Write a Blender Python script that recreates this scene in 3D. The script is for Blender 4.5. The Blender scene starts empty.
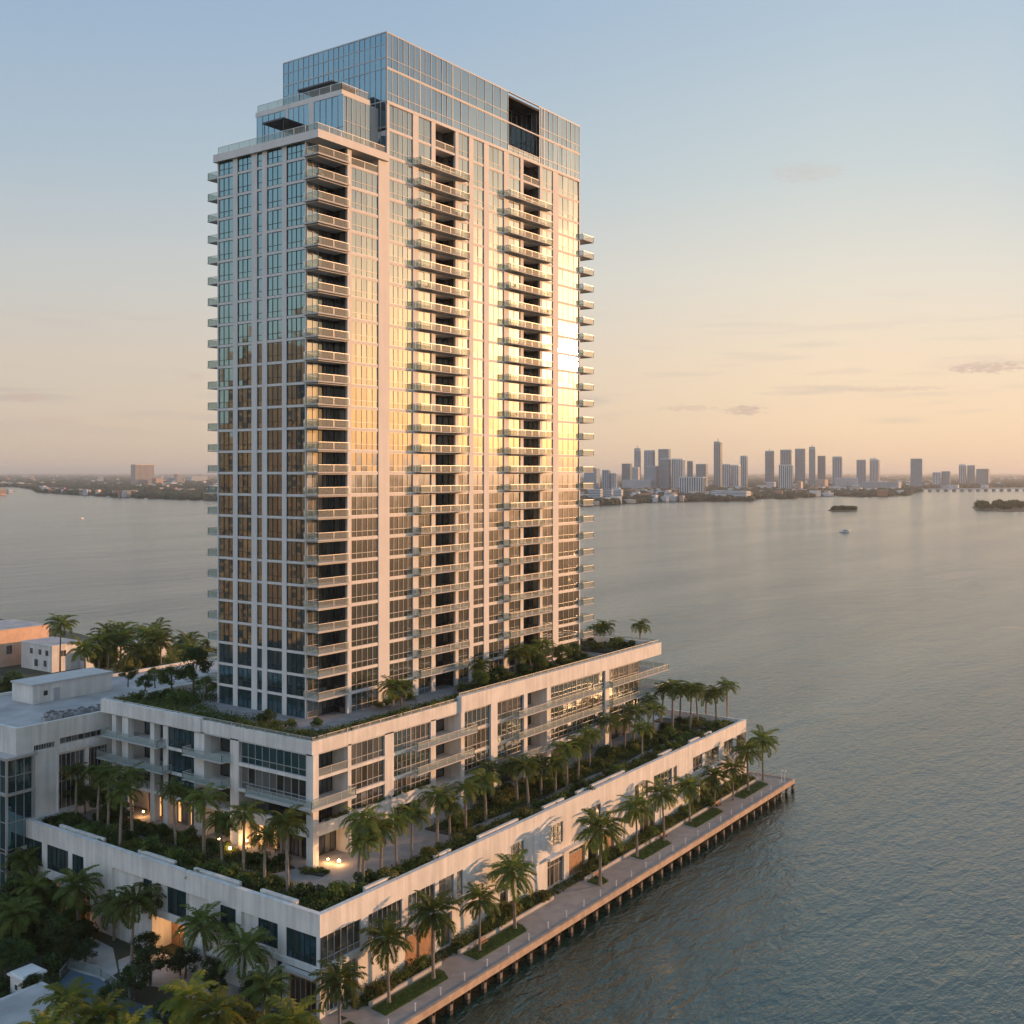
import bpy, math, random
from mathutils import Vector, Matrix
R = math.radians
S = bpy.context.scene
COL = S.collection

# ------------------------------------------------------------------ camera
# World axes follow the building: +X runs away along the sunlit facade, +Y away along the shaded one. Water is z = 0.
H = 68.0
F = 1095.0
CX, CY = 512.0, 472.0
cd = bpy.data.cameras.new('camera'); cam = bpy.data.objects.new('camera', cd); COL.objects.link(cam)
cam.location = (0, 0, H); cam.rotation_euler = (R(90), 0, R(35.2 - 90))
cd.sensor_width = 36; cd.lens = F / 1024 * 36
cd.shift_y = -(512 - CY) / 1024
cd.clip_start = 1; cd.clip_end = 200000
S.camera = cam
CA, SA = math.cos(R(35.2)), math.sin(R(35.2))

# ------------------------------------------------------------------ sky, sun, exposure
SUN_EL = R(6.2); SUN_DIR = Vector((934, -576, 0)).normalized()
w = bpy.data.worlds.new("World"); S.world = w; w.use_nodes = True
nt = w.node_tree; N = nt.nodes; L = nt.links
bg = N['Background']
sky = N.new('ShaderNodeTexSky'); sky.sky_type = 'NISHITA'; sky.sun_disc = False
sky.sun_elevation = SUN_EL; sky.sun_rotation = math.atan2(SUN_DIR.x, SUN_DIR.y)
sky.air_density = 1.0; sky.dust_density = 1.6; sky.ozone_density = 1.5; sky.altitude = 60
tc = N.new('ShaderNodeTexCoord'); sep = N.new('ShaderNodeSeparateXYZ'); L.new(tc.outputs['Generated'], sep.inputs[0])
ramp = N.new('ShaderNodeValToRGB'); L.new(sep.outputs['Z'], ramp.inputs[0])
cr = ramp.color_ramp
SKY_STOPS = [(0.0, (.66, .51, .385)), (.04, (.71, .56, .425)), (.10, (.70, .585, .47)), (.17, (.615, .60, .55)), (.26, (.46, .54, .585)), (.38, (.345, .46, .59)), (.6, (.255, .38, .545)), (1.0, (.19, .325, .50))]
cr.elements[0].position = 0; cr.elements[1].position = 1
for i, (p, c) in enumerate(SKY_STOPS):
    e = cr.elements[0] if i == 0 else (cr.elements[-1] if i == len(SKY_STOPS) - 1 else cr.elements.new(p))
    e.color = (*c, 1)
# brighter and warmer towards the sun; opposite side raised as added fill for shaded walls
dot = N.new('ShaderNodeVectorMath'); dot.operation = 'DOT_PRODUCT'; L.new(tc.outputs['Generated'], dot.inputs[0])
dot.inputs[1].default_value = Vector((SUN_DIR.x * math.cos(SUN_EL), SUN_DIR.y * math.cos(SUN_EL), math.sin(SUN_EL)))
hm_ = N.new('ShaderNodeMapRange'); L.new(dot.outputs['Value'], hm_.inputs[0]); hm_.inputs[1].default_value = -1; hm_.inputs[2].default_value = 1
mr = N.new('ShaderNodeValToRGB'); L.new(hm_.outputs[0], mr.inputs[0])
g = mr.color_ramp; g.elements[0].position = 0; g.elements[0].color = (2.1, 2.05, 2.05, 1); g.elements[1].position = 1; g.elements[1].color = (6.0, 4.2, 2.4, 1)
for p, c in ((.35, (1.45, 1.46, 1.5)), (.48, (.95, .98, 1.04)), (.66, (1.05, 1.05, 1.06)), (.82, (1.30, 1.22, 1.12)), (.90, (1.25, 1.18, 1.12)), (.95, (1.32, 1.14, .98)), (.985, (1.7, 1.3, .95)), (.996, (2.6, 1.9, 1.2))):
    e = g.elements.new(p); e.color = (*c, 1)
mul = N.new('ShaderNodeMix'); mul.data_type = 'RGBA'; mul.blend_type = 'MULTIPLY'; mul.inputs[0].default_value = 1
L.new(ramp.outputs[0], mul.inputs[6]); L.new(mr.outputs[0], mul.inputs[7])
# low golden band under the sun
f1 = N.new('ShaderNodeMapRange'); L.new(hm_.outputs[0], f1.inputs[0]); f1.inputs[1].default_value = .93; f1.inputs[2].default_value = .985
f2 = N.new('ShaderNodeMapRange'); L.new(sep.outputs['Z'], f2.inputs[0]); f2.inputs[1].default_value = .02; f2.inputs[2].default_value = .17; f2.inputs[3].default_value = 1; f2.inputs[4].default_value = 0
f3 = N.new('ShaderNodeMath'); f3.operation = 'MULTIPLY'; L.new(f1.outputs[0], f3.inputs[0]); L.new(f2.outputs[0], f3.inputs[1])
gold = N.new('ShaderNodeMix'); gold.data_type = 'RGBA'; gold.blend_type = 'MULTIPLY'; L.new(f3.outputs[0], gold.inputs[0]); L.new(mul.outputs[2], gold.inputs[6]); gold.inputs[7].default_value = (.88, .46, .17, 1)
f4 = N.new('ShaderNodeMapRange'); L.new(sep.outputs['Z'], f4.inputs[0]); f4.inputs[1].default_value = .10; f4.inputs[2].default_value = .24
f6 = N.new('ShaderNodeMapRange'); L.new(hm_.outputs[0], f6.inputs[0]); f6.inputs[1].default_value = .86; f6.inputs[2].default_value = .95
f5 = N.new('ShaderNodeMath'); f5.operation = 'MULTIPLY'; L.new(f6.outputs[0], f5.inputs[0]); L.new(f4.outputs[0], f5.inputs[1])
cool = N.new('ShaderNodeMix'); cool.data_type = 'RGBA'; cool.blend_type = 'MULTIPLY'; L.new(f5.outputs[0], cool.inputs[0]); L.new(gold.outputs[2], cool.inputs[6]); cool.inputs[7].default_value = (.62, .82, 1.02, 1)
# a few faint low clouds
mp = N.new('ShaderNodeMapping'); L.new(tc.outputs['Generated'], mp.inputs[0]); mp.inputs['Scale'].default_value = (5, 5, 60); mp.inputs['Location'].default_value = (2.3, .4, 0)
nz = N.new('ShaderNodeTexNoise'); L.new(mp.outputs[0], nz.inputs[0]); nz.inputs['Scale'].default_value = 1.6; nz.inputs['Detail'].default_value = 6
cr2 = N.new('ShaderNodeValToRGB'); L.new(nz.outputs[0], cr2.inputs[0]); cr2.color_ramp.elements[0].position = .55; cr2.color_ramp.elements[1].position = .70
hr = N.new('ShaderNodeValToRGB'); L.new(sep.outputs['Z'], hr.inputs[0])
hh = hr.color_ramp; hh.elements[0].position = .02; hh.elements[0].color = (0, 0, 0, 1); hh.elements[1].position = .19; hh.elements[1].color = (0, 0, 0, 1)
e = hh.elements.new(.06); e.color = (.4, .4, .4, 1); e = hh.elements.new(.12); e.color = (.2, .2, .2, 1)
cm = N.new('ShaderNodeMath'); cm.operation = 'MULTIPLY'; L.new(cr2.outputs[0], cm.inputs[0]); L.new(hr.outputs[0], cm.inputs[1])
cl = N.new('ShaderNodeMix'); cl.data_type = 'RGBA'; L.new(cm.outputs[0], cl.inputs[0]); L.new(cool.outputs[2], cl.inputs[6]); cl.inputs[7].default_value = (.46, .40, .40, 1)
# the physical sky adds its own share
sc_ = N.new('ShaderNodeVectorMath'); sc_.operation = 'SCALE'; L.new(cl.outputs[2], sc_.inputs[0]); sc_.inputs['Scale'].default_value = 6.9
mx = N.new('ShaderNodeMix'); mx.data_type = 'RGBA'; mx.inputs[0].default_value = .16
L.new(sc_.outputs[0], mx.inputs[6]); L.new(sky.outputs[0], mx.inputs[7])
az = N.new('ShaderNodeMath'); az.operation = 'ARCTAN2'; L.new(sep.outputs['X'], az.inputs[0]); L.new(sep.outputs['Y'], az.inputs[1])
def mth(op, a, b=None):
    q = N.new('ShaderNodeMath'); q.operation = op
    for i_, v_ in enumerate((a, b)):
        if v_ is None: continue
        if isinstance(v_, (int, float)): q.inputs[i_].default_value = v_
        else: L.new(v_, q.inputs[i_])
    return q.outputs[0]
nz3 = N.new('ShaderNodeTexNoise'); mp3 = N.new('ShaderNodeMapping'); L.new(tc.outputs['Generated'], mp3.inputs[0]); mp3.inputs['Scale'].default_value = (30, 30, 120); L.new(mp3.outputs[0], nz3.inputs[0]); nz3.inputs['Detail'].default_value = 5
acc = None
for a0, e0, wa, we, am in ((66.9, 3.15, 1.15, .30, .75), (63.8, 3.3, 1.6, .2, .45), (78.3, 5.0, 2.2, .32, .65), (74.0, 4.1, 3.0, .16, .35), (30.9, 3.55, 1.1, .24, .6), (32.3, 2.5, 1.3, .2, .4), (38.6, 4.8, .8, .2, .3), (69.8, 14.8, 2.2, .6, .22)):
    dx_ = mth('DIVIDE', mth('SUBTRACT', az.outputs[0], R(a0)), R(wa)); dz_ = mth('DIVIDE', mth('SUBTRACT', sep.outputs['Z'], math.sin(R(e0))), R(we))
    rr_ = mth('ADD', mth('POWER', mth('ABSOLUTE', dx_), 2.), mth('POWER', mth('ABSOLUTE', dz_), 2.)); v_ = mth('SUBTRACT', mth('ADD', 1.0, mth('MULTIPLY', mth('SUBTRACT', nz3.outputs[0], .5), 3.2)), rr_)
    k_ = N.new('ShaderNodeMapRange'); k_.interpolation_type = 'SMOOTHSTEP'; L.new(v_, k_.inputs[0]); k_.inputs[1].default_value = 0; k_.inputs[2].default_value = 1.1; k_.inputs[4].default_value = am
    acc = k_.outputs[0] if acc is None else mth('MAXIMUM', acc, k_.outputs[0])
cl3 = N.new('ShaderNodeMix'); cl3.data_type = 'RGBA'; L.new(acc, cl3.inputs[0]); L.new(mx.outputs[2], cl3.inputs[6]); cl3.inputs[7].default_value = (3.9, 2.9, 2.45, 1)
L.new(cl3.outputs[2], bg.inputs[0]); bg.inputs[1].default_value = .15
sd = bpy.data.lights.new('sun', 'SUN'); sun = bpy.data.objects.new('sun', sd); COL.objects.link(sun)
sd.energy = 5.0; sd.angle = R(.6); sd.color = (1.0, .51, .235)
to_sun = Vector((SUN_DIR.x * math.cos(SUN_EL), SUN_DIR.y * math.cos(SUN_EL), math.sin(SUN_EL)))
sun.rotation_euler = to_sun.to_track_quat('Z', 'Y').to_euler(); sun.location = (300, -200, 200)
S.view_settings.view_transform = 'Standard'; S.view_settings.look = 'None'; S.view_settings.exposure = 0.1; S.view_settings.gamma = 1
S.cycles.use_denoising = True
S.cycles.max_bounces = 8; S.cycles.transparent_max_bounces = 16; S.cycles.volume_bounces = 0
S.cycles.sample_clamp_indirect = 6; S.cycles.caustics_reflective = False; S.cycles.caustics_refractive = False

# ------------------------------------------------------------------ geometry of the view: pixel -> place
def gp(px, py, z=2.5):
    "the point at height z that the pixel shows"
    d = (H - z) * F / (py - CY); s = (px - CX) / F * d
    return (CA * d + SA * s, SA * d - CA * s)
def xr(px, Y):
    "x of a pixel column on the plane y = Y"
    s = (px - CX) / F; d = Y / (SA - CA * s); return (CA + SA * s) * d
def yl(px, X):
    "y of a pixel column on the plane x = X"
    s = (px - CX) / F; d = X / (CA + SA * s); return (SA - CA * s) * d
def proj(x, y, z):
    d = CA * x + SA * y; return CX + F * (SA * x - CA * y) / d, CY - F * (z - H) / d
def depth_point(px, d):
    s = (px - CX) / F * d; return (CA * d + SA * s, SA * d - CA * s)

# ------------------------------------------------------------------ materials
MATS = {}
def mat(name, base=(.5, .5, .5), rough=.6, metal=0., noise=0., nscale=1., var=0., bump=0., bscale=5., spec=.5, emit=None, streak=0.):
    m = bpy.data.materials.new(name); m.use_nodes = True; MATS[name] = m
    n = m.node_tree.nodes; l = m.node_tree.links; b = n['Principled BSDF']
    b.inputs['Base Color'].default_value = (*base, 1); b.inputs['Roughness'].default_value = rough; b.inputs['Metallic'].default_value = metal
    b.inputs['Specular IOR Level'].default_value = spec
    cur = None
    t = n.new('ShaderNodeTexCoord'); t.location = (-900, 0); geo = n.new('ShaderNodeNewGeometry')
    if noise or var:
        nz = n.new('ShaderNodeTexNoise'); l.new(geo.outputs['Position'], nz.inputs['Vector']); nz.inputs['Scale'].default_value = nscale; nz.inputs['Detail'].default_value = 5
        mrn = n.new('ShaderNodeMapRange'); l.new(nz.outputs[0], mrn.inputs[0]); mrn.inputs[1].default_value = .3; mrn.inputs[2].default_value = .7
        mrn.inputs[3].default_value = 1 - noise; mrn.inputs[4].default_value = 1 + noise
        val = mrn.outputs[0]
        if streak:
            mpn = n.new('ShaderNodeMapping'); l.new(geo.outputs['Position'], mpn.inputs[0]); mpn.inputs['Scale'].default_value = (1.3, 1.3, .09)
            n2 = n.new('ShaderNodeTexNoise'); l.new(mpn.outputs[0], n2.inputs['Vector']); n2.inputs['Scale'].default_value = 1.; n2.inputs['Detail'].default_value = 4
            m3 = n.new('ShaderNodeMapRange'); l.new(n2.outputs[0], m3.inputs[0]); m3.inputs[1].default_value = .35; m3.inputs[2].default_value = .65
            m3.inputs[3].default_value = 1 - streak; m3.inputs[4].default_value = 1 + streak * .3
            mm = n.new('ShaderNodeMath'); mm.operation = 'MULTIPLY'; l.new(val, mm.inputs[0]); l.new(m3.outputs[0], mm.inputs[1]); val = mm.outputs[0]
        if var:
            oi = n.new('ShaderNodeObjectInfo'); m2 = n.new('ShaderNodeMapRange'); l.new(oi.outputs['Random'], m2.inputs[0]); m2.inputs[3].default_value = 1 - var; m2.inputs[4].default_value = 1 + var
            mm = n.new('ShaderNodeMath'); mm.operation = 'MULTIPLY'; l.new(val, mm.inputs[0]); l.new(m2.outputs[0], mm.inputs[1]); val = mm.outputs[0]
        sc = n.new('ShaderNodeVectorMath'); sc.operation = 'SCALE'; sc.inputs[0].default_value = base; l.new(val, sc.inputs['Scale'])
        l.new(sc.outputs[0], b.inputs['Base Color'])
    if bump:
        nb = n.new('ShaderNodeTexNoise'); l.new(geo.outputs['Position'], nb.inputs['Vector']); nb.inputs['Scale'].default_value = bscale; nb.inputs['Detail'].default_value = 4
        bp = n.new('ShaderNodeBump'); bp.inputs['Strength'].default_value = bump; bp.inputs['Distance'].default_value = .1; l.new(nb.outputs[0], bp.inputs['Height']); l.new(bp.outputs[0], b.inputs['Normal'])
    if emit:
        b.inputs['Emission Color'].default_value = (*emit[0], 1); b.inputs['Emission Strength'].default_value = emit[1]
    return m
mat('stucco', (.73, .71, .67), .75, noise=.09, nscale=.35, streak=.15, bump=.2, bscale=3)
mat('tower_concrete', (.68, .66, .63), .7, noise=.05, nscale=.3, streak=.05)
mat('slab_concrete', (.52, .51, .49), .75, noise=.07, nscale=.5)
mat('old_concrete', (.42, .39, .36), .85, noise=.22, nscale=.7, bump=.4)
mat('roofing', (.40, .39, .38), .9, noise=.22, nscale=.22)
mat('paving', (.34, .31, .285), .8, noise=.16, nscale=.6, bump=.25)
mat('roof_deck', (.27, .26, .26), .9, noise=.2, nscale=.5)
mat('paving_light', (.44, .42, .39), .85, noise=.15, nscale=.5)
mat('quay_beam', (.46, .34, .25), .8, noise=.22, nscale=.9)
mat('pile', (.22, .17, .13), .9, noise=.3, nscale=1.5)
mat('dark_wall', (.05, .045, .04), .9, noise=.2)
mat('metal', (.55, .56, .57), .45, metal=.6)
mat('mullion', (.40, .41, .42), .45, metal=.2)
mat('dark_metal', (.05, .05, .055), .45, metal=.4)
mat('white_paint', (.75, .74, .72), .5, noise=.05)
mat('orange_stucco', (.70, .47, .33), .8, noise=.1, nscale=.4, streak=.1)
mat('timber', (.36, .20, .11), .6, noise=.25, nscale=2)
mat('soil', (.06, .055, .04), .95, noise=.3, nscale=.5)
mat('ground', (.055, .06, .035), .95, noise=.45, nscale=.12)
mat('bark', (.27, .22, .18), .9, noise=.25, nscale=3, bump=.5)
mat('bark_dark', (.13, .10, .08), .9, noise=.25, nscale=3)
mat('pool_tile', (.09, .14, .18), .2, noise=.1)
mat('ac_unit', (.30, .31, .32), .6, noise=.2, nscale=1.5, var=.3)
mat('terracotta', (.35, .17, .11), .85, noise=.2)
mat('lamp_glow', (1, .8, .5), .5, emit=((1, .55, .2), 14))
mat('lit_curtain', (.8, .6, .4), .8, emit=((1, .48, .16), 1.1))
mat('pink_wall', (.70, .56, .46), .8, noise=.1, nscale=.05)
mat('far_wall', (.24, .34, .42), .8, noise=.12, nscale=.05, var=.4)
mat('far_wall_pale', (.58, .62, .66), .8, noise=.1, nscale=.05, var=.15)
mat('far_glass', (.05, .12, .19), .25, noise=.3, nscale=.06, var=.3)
mat('town', (.5, .42, .36), .85, noise=.5, nscale=.013)
mat('far_canopy', (.035, .045, .022), 1., noise=.4, nscale=.02)
mat('back_stucco', (.66, .40, .21), .8, noise=.3, nscale=.12, streak=.2)

def foliage(name, c1, c2, transl=.3, scale=.7, oi_var=.35):
    m = bpy.data.materials.new(name); m.use_nodes = True; MATS[name] = m
    n = m.node_tree.nodes; l = m.node_tree.links; b = n['Principled BSDF']; out = n['Material Output']
    geo = n.new('ShaderNodeNewGeometry'); nz = n.new('ShaderNodeTexNoise'); l.new(geo.outputs['Position'], nz.inputs['Vector']); nz.inputs['Scale'].default_value = scale; nz.inputs['Detail'].default_value = 6
    nr = n.new('ShaderNodeMapRange'); l.new(nz.outputs[0], nr.inputs[0]); nr.inputs[1].default_value = .3; nr.inputs[2].default_value = .7
    mx = n.new('ShaderNodeMix'); mx.data_type = 'RGBA'; mx.inputs[6].default_value = (*c1, 1); mx.inputs[7].default_value = (*c2, 1); l.new(nr.outputs[0], mx.inputs[0])
    oi = n.new('ShaderNodeObjectInfo'); mr = n.new('ShaderNodeMapRange'); l.new(oi.outputs['Random'], mr.inputs[0]); mr.inputs[3].default_value = 1 - oi_var; mr.inputs[4].default_value = 1 + oi_var
    sc = n.new('ShaderNodeVectorMath'); sc.operation = 'SCALE'; l.new(mx.outputs[2], sc.inputs[0]); l.new(mr.outputs[0], sc.inputs['Scale'])
    l.new(sc.outputs[0], b.inputs['Base Color']); b.inputs['Roughness'].default_value = .6; b.inputs['Specular IOR Level'].default_value = .15
    t = n.new('ShaderNodeBsdfTranslucent'); s2 = n.new('ShaderNodeVectorMath'); s2.operation = 'MULTIPLY'; l.new(sc.outputs[0], s2.inputs[0]); s2.inputs[1].default_value = (1.6, 1.7, .8); l.new(s2.outputs[0], t.inputs[0])
    ms = n.new('ShaderNodeMixShader'); ms.inputs[0].default_value = transl; l.new(b.outputs[0], ms.inputs[1]); l.new(t.outputs[0], ms.inputs[2]); l.new(ms.outputs[0], out.inputs[0])
foliage('palm_leaf', (.07, .10, .028), (.15, .18, .045), .35)
foliage('palm_leaf_yellow', (.11, .14, .028), (.21, .22, .045), .4)
foliage('leaf', (.045, .075, .022), (.12, .165, .045), .28)
foliage('leaf_dark', (.025, .045, .016), (.06, .09, .028), .2)
foliage('leaf_olive', (.09, .10, .032), (.19, .18, .06), .3)
foliage('turf', (.040, .075, .018), (.075, .12, .03), .1, scale=1.2, oi_var=.1)

def glass_mat(name, body, refl, rough, mixf, curtain=0.):
    m = bpy.data.materials.new(name); m.use_nodes = True; MATS[name] = m
    n = m.node_tree.nodes; l = m.node_tree.links; b = n['Principled BSDF']; out = n['Material Output']
    b.inputs['Roughness'].default_value = .35
    at = n.new('ShaderNodeAttribute'); at.attribute_name = 'pane'
    mx = n.new('ShaderNodeMix'); mx.data_type = 'RGBA'; mx.inputs[6].default_value = (*body, 1); mx.inputs[7].default_value = (.30, .29, .26, 1)
    mrn = n.new('ShaderNodeMapRange'); l.new(at.outputs['Fac'], mrn.inputs[0]); mrn.inputs[1].default_value = .55; mrn.inputs[2].default_value = 1.; mrn.inputs[3].default_value = 0; mrn.inputs[4].default_value = curtain
    l.new(mrn.outputs[0], mx.inputs[0]); l.new(mx.outputs[2], b.inputs['Base Color'])
    gl = n.new('ShaderNodeBsdfGlossy'); gl.inputs['Color'].default_value = (*refl, 1); gl.inputs['Roughness'].default_value = rough
    lw = n.new('ShaderNodeFresnel'); lw.inputs[0].default_value = 1.5
    mr = n.new('ShaderNodeMapRange'); l.new(lw.outputs[0], mr.inputs[0]); mr.inputs[3].default_value = mixf; mr.inputs[4].default_value = 1
    ms = n.new('ShaderNodeMixShader'); l.new(mr.outputs[0], ms.inputs[0]); l.new(b.outputs[0], ms.inputs[1]); l.new(gl.outputs[0], ms.inputs[2])
    l.new(ms.outputs[0], out.inputs[0])
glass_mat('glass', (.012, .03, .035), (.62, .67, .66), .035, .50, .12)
glass_mat('glass_shade', (.010, .055, .07), (.26, .45, .52), .03, .40, .2)  # darker copy of the facade glass, shade of the unlit faces put into its tint
glass_mat('glass_crown', (.01, .035, .05), (.44, .63, .76), .035, .50, .3)
glass_mat('glass_crown_shaded', (.01, .035, .05), (.28, .46, .55), .03, .48, .2)  # crown glass again, tint darkened to carry the shade of its unlit faces
glass_mat('glass_dark', (.012, .014, .015), (.7, .78, .8), .05, .16, .5)

def rail_mat(name, tint, fac):
    m = bpy.data.materials.new(name); m.use_nodes = True; MATS[name] = m
    n = m.node_tree.nodes; l = m.node_tree.links; b = n['Principled BSDF']; out = n['Material Output']
    b.inputs['Base Color'].default_value = (*tint, 1); b.inputs['Roughness'].default_value = .4; b.inputs['Specular IOR Level'].default_value = .25
    tr = n.new('ShaderNodeBsdfTransparent'); tr.inputs[0].default_value = (.84, .90, .88, 1)
    ms = n.new('ShaderNodeMixShader'); ms.inputs[0].default_value = fac; l.new(tr.outputs[0], ms.inputs[1]); l.new(b.outputs[0], ms.inputs[2]); l.new(ms.outputs[0], out.inputs[0])
rail_mat('rail_glass', (.56, .56, .52), .20)

def water_mat():
    m = bpy.data.materials.new('water'); m.use_nodes = True; MATS['water'] = m
    n = m.node_tree.nodes; l = m.node_tree.links; b = n['Principled BSDF']
    b.inputs['Base Color'].default_value = (.007, .034, .026, 1); b.inputs['Roughness'].default_value = .15; b.inputs['IOR'].default_value = 1.85; b.inputs['Specular Tint'].default_value = (.84, 1., .98, 1)
    geo = n.new('ShaderNodeNewGeometry')
    hs = []
    for sc_, st, rot, amp in ((.02, 3.2, 55, 1.0), (.22, 2.4, 40, .36), (.7, 2.0, 62, .16), (2.0, 1.6, 30, .06)):
        mp = n.new('ShaderNodeMapping'); l.new(geo.outputs['Position'], mp.inputs[0]); mp.inputs['Rotation'].default_value = (0, 0, R(rot)); mp.inputs['Scale'].default_value = (sc_, sc_ * st, sc_)
        nz = n.new('ShaderNodeTexNoise'); l.new(mp.outputs[0], nz.inputs['Vector']); nz.inputs['Scale'].default_value = 1; nz.inputs['Detail'].default_value = 3; nz.inputs['Distortion'].default_value = .6
        mu = n.new('ShaderNodeMath'); mu.operation = 'MULTIPLY'; l.new(nz.outputs[0], mu.inputs[0]); mu.inputs[1].default_value = amp; hs.append(mu.outputs[0])
    a = hs[0]
    for h in hs[1:]:
        ad = n.new('ShaderNodeMath'); ad.operation = 'ADD'; l.new(a, ad.inputs[0]); l.new(h, ad.inputs[1]); a = ad.outputs[0]
    mw = n.new('ShaderNodeMapping'); l.new(geo.outputs['Position'], mw.inputs[0]); mw.inputs['Rotation'].default_value = (0, 0, R(-38)); mw.inputs['Scale'].default_value = (.0035, .016, .01)
    nw = n.new('ShaderNodeTexNoise'); l.new(mw.outputs[0], nw.inputs['Vector']); nw.inputs['Scale'].default_value = 1; nw.inputs['Detail'].default_value = 4
    rw = n.new('ShaderNodeMapRange'); l.new(nw.outputs[0], rw.inputs[0]); rw.inputs[1].default_value = .38; rw.inputs[2].default_value = .62; rw.inputs[3].default_value = .8; rw.inputs[4].default_value = 1.35
    bp = n.new('ShaderNodeBump'); l.new(rw.outputs[0], bp.inputs['Strength']); bp.inputs['Distance'].default_value = 1.; l.new(a, bp.inputs['Height']); l.new(bp.outputs[0], b.inputs['Normal'])
water_mat()

# ------------------------------------------------------------------ mesh helper
class MB:
    def __init__(s): s.v = []; s.f = []; s.m = []; s.mats = []; s.pane = []
    def mi(s, name):
        if name not in s.mats: s.mats.append(name)
        return s.mats.index(name)
    def face(s, pts, m, pane=0.):
        i = len(s.v); s.v.extend(pts); s.f.append(tuple(range(i, i + len(pts)))); s.m.append(s.mi(m)); s.pane.append(pane)
    def box(s, x0, x1, y0, y1, z0, z1, m, faces='xXyYzZ'):
        if x1 < x0: x0, x1 = x1, x0
        if y1 < y0: y0, y1 = y1, y0
        i = len(s.v); k = s.mi(m)
        s.v += [(x0, y0, z0), (x1, y0, z0), (x1, y1, z0), (x0, y1, z0), (x0, y0, z1), (x1, y0, z1), (x1, y1, z1), (x0, y1, z1)]
        for c, q in (('z', (3, 2, 1, 0)), ('Z', (4, 5, 6, 7)), ('y', (0, 1, 5, 4)), ('X', (1, 2, 6, 5)), ('Y', (2, 3, 7, 6)), ('x', (3, 0, 4, 7))):
            if c in faces: s.f.append(tuple(i + a for a in q)); s.m.append(k); s.pane.append(0.)
    def prism(s, poly, z0, z1, m, mtop=None):
        n = len(poly); a = sum(poly[i][0] * poly[(i + 1) % n][1] - poly[(i + 1) % n][0] * poly[i][1] for i in range(n))
        if a < 0: poly = poly[::-1]
        i = len(s.v); s.v += [(x, y, z0) for x, y in poly] + [(x, y, z1) for x, y in poly]
        k = s.mi(m); kt = s.mi(mtop or m)
        s.f.append(tuple(i + n + j for j in range(n))); s.m.append(kt); s.pane.append(0.)
        s.f.append(tuple(i + j for j in reversed(range(n)))); s.m.append(k); s.pane.append(0.)
        for j in range(n):
            q = (j + 1) % n; s.f.append((i + j, i + q, i + n + q, i + n + j)); s.m.append(k); s.pane.append(0.)
    def tube(s, pts, rads, m, n=8, cap=True):
        k = s.mi(m); rings = []
        for j, p in enumerate(pts):
            p = Vector(p); d = (Vector(pts[min(j + 1, len(pts) - 1)]) - Vector(pts[max(j - 1, 0)])).normalized()
            u = d.orthogonal().normalized() if abs(d.z) < .9 else Vector((1, 0, 0)); u = (u - d * u.dot(d)).normalized(); v = d.cross(u)
            i = len(s.v); rings.append(i)
            for a in range(n):
                t = 2 * math.pi * a / n; q = p + (u * math.cos(t) + v * math.sin(t)) * rads[j]; s.v.append(tuple(q))
        for j in range(len(pts) - 1):
            for a in range(n):
                b = (a + 1) % n; s.f.append((rings[j] + a, rings[j] + b, rings[j + 1] + b, rings[j + 1] + a)); s.m.append(k); s.pane.append(0.)
        if cap:
            s.f.append(tuple(rings[-1] + a for a in range(n))); s.m.append(k); s.pane.append(0.)
            s.f.append(tuple(rings[0] + a for a in reversed(range(n)))); s.m.append(k); s.pane.append(0.)
    def ball(s, c, r, m, sx=1, sy=1, sz=1, nu=10, nv=6):
        k = s.mi(m); i = len(s.v)
        for a in range(nv + 1):
            t = math.pi * a / nv
            for b in range(nu):
                p = 2 * math.pi * b / nu; s.v.append((c[0] + r * sx * math.sin(t) * math.cos(p), c[1] + r * sy * math.sin(t) * math.sin(p), c[2] + r * sz * math.cos(t)))
        for a in range(nv):
            for b in range(nu):
                q = (b + 1) % nu; s.f.append((i + a * nu + b, i + (a + 1) * nu + b, i + (a + 1) * nu + q, i + a * nu + q)); s.m.append(k); s.pane.append(0.)
    def data(s, name, org=(0, 0, 0)):
        me = bpy.data.meshes.new(name); ox, oy, oz = org
        me.from_pydata([(x - ox, y - oy, z - oz) for x, y, z in s.v], [], s.f)
        for m in s.mats: me.materials.append(MATS[m])
        me.polygons.foreach_set('material_index', s.m)
        if any(s.pane):
            at = me.attributes.new('pane', 'FLOAT', 'FACE'); at.data.foreach_set('value', s.pane)
        me.update(); return me
    def build(s, name, parent=None, org=None, loc=None):
        "one object; geometry is in world coordinates unless loc is given"
        if loc is None:
            wl = world_loc(parent) if parent else (org or (0, 0, 0))
            o = bpy.data.objects.new(name, s.data(name, wl)); COL.objects.link(o)
            if parent: o.parent = parent
            else: o.location = wl
        else:
            o = bpy.data.objects.new(name, s.data(name)); COL.objects.link(o); o.location = loc
            if parent: o.parent = parent
        return o
def world_loc(o):
    v = Vector((0, 0, 0))
    while o: v += o.location; o = o.parent
    return tuple(v)
def tag(o, label=None, cat=None, group=None, kind=None):
    if label: o['label'] = label
    if cat: o['category'] = cat
    if group: o['group'] = group
    if kind: o['kind'] = kind
    return o
def thing(name, loc, label, cat, group=None):
    o = bpy.data.objects.new(name, None); COL.objects.link(o); o.location = loc; o.empty_display_size = .5
    return tag(o, label, cat, group)
def copy_tree(o, parent=None):
    c = o.copy(); COL.objects.link(c); c.parent = parent
    for ch in list(o.children): copy_tree(ch, c)
    return c

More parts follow.
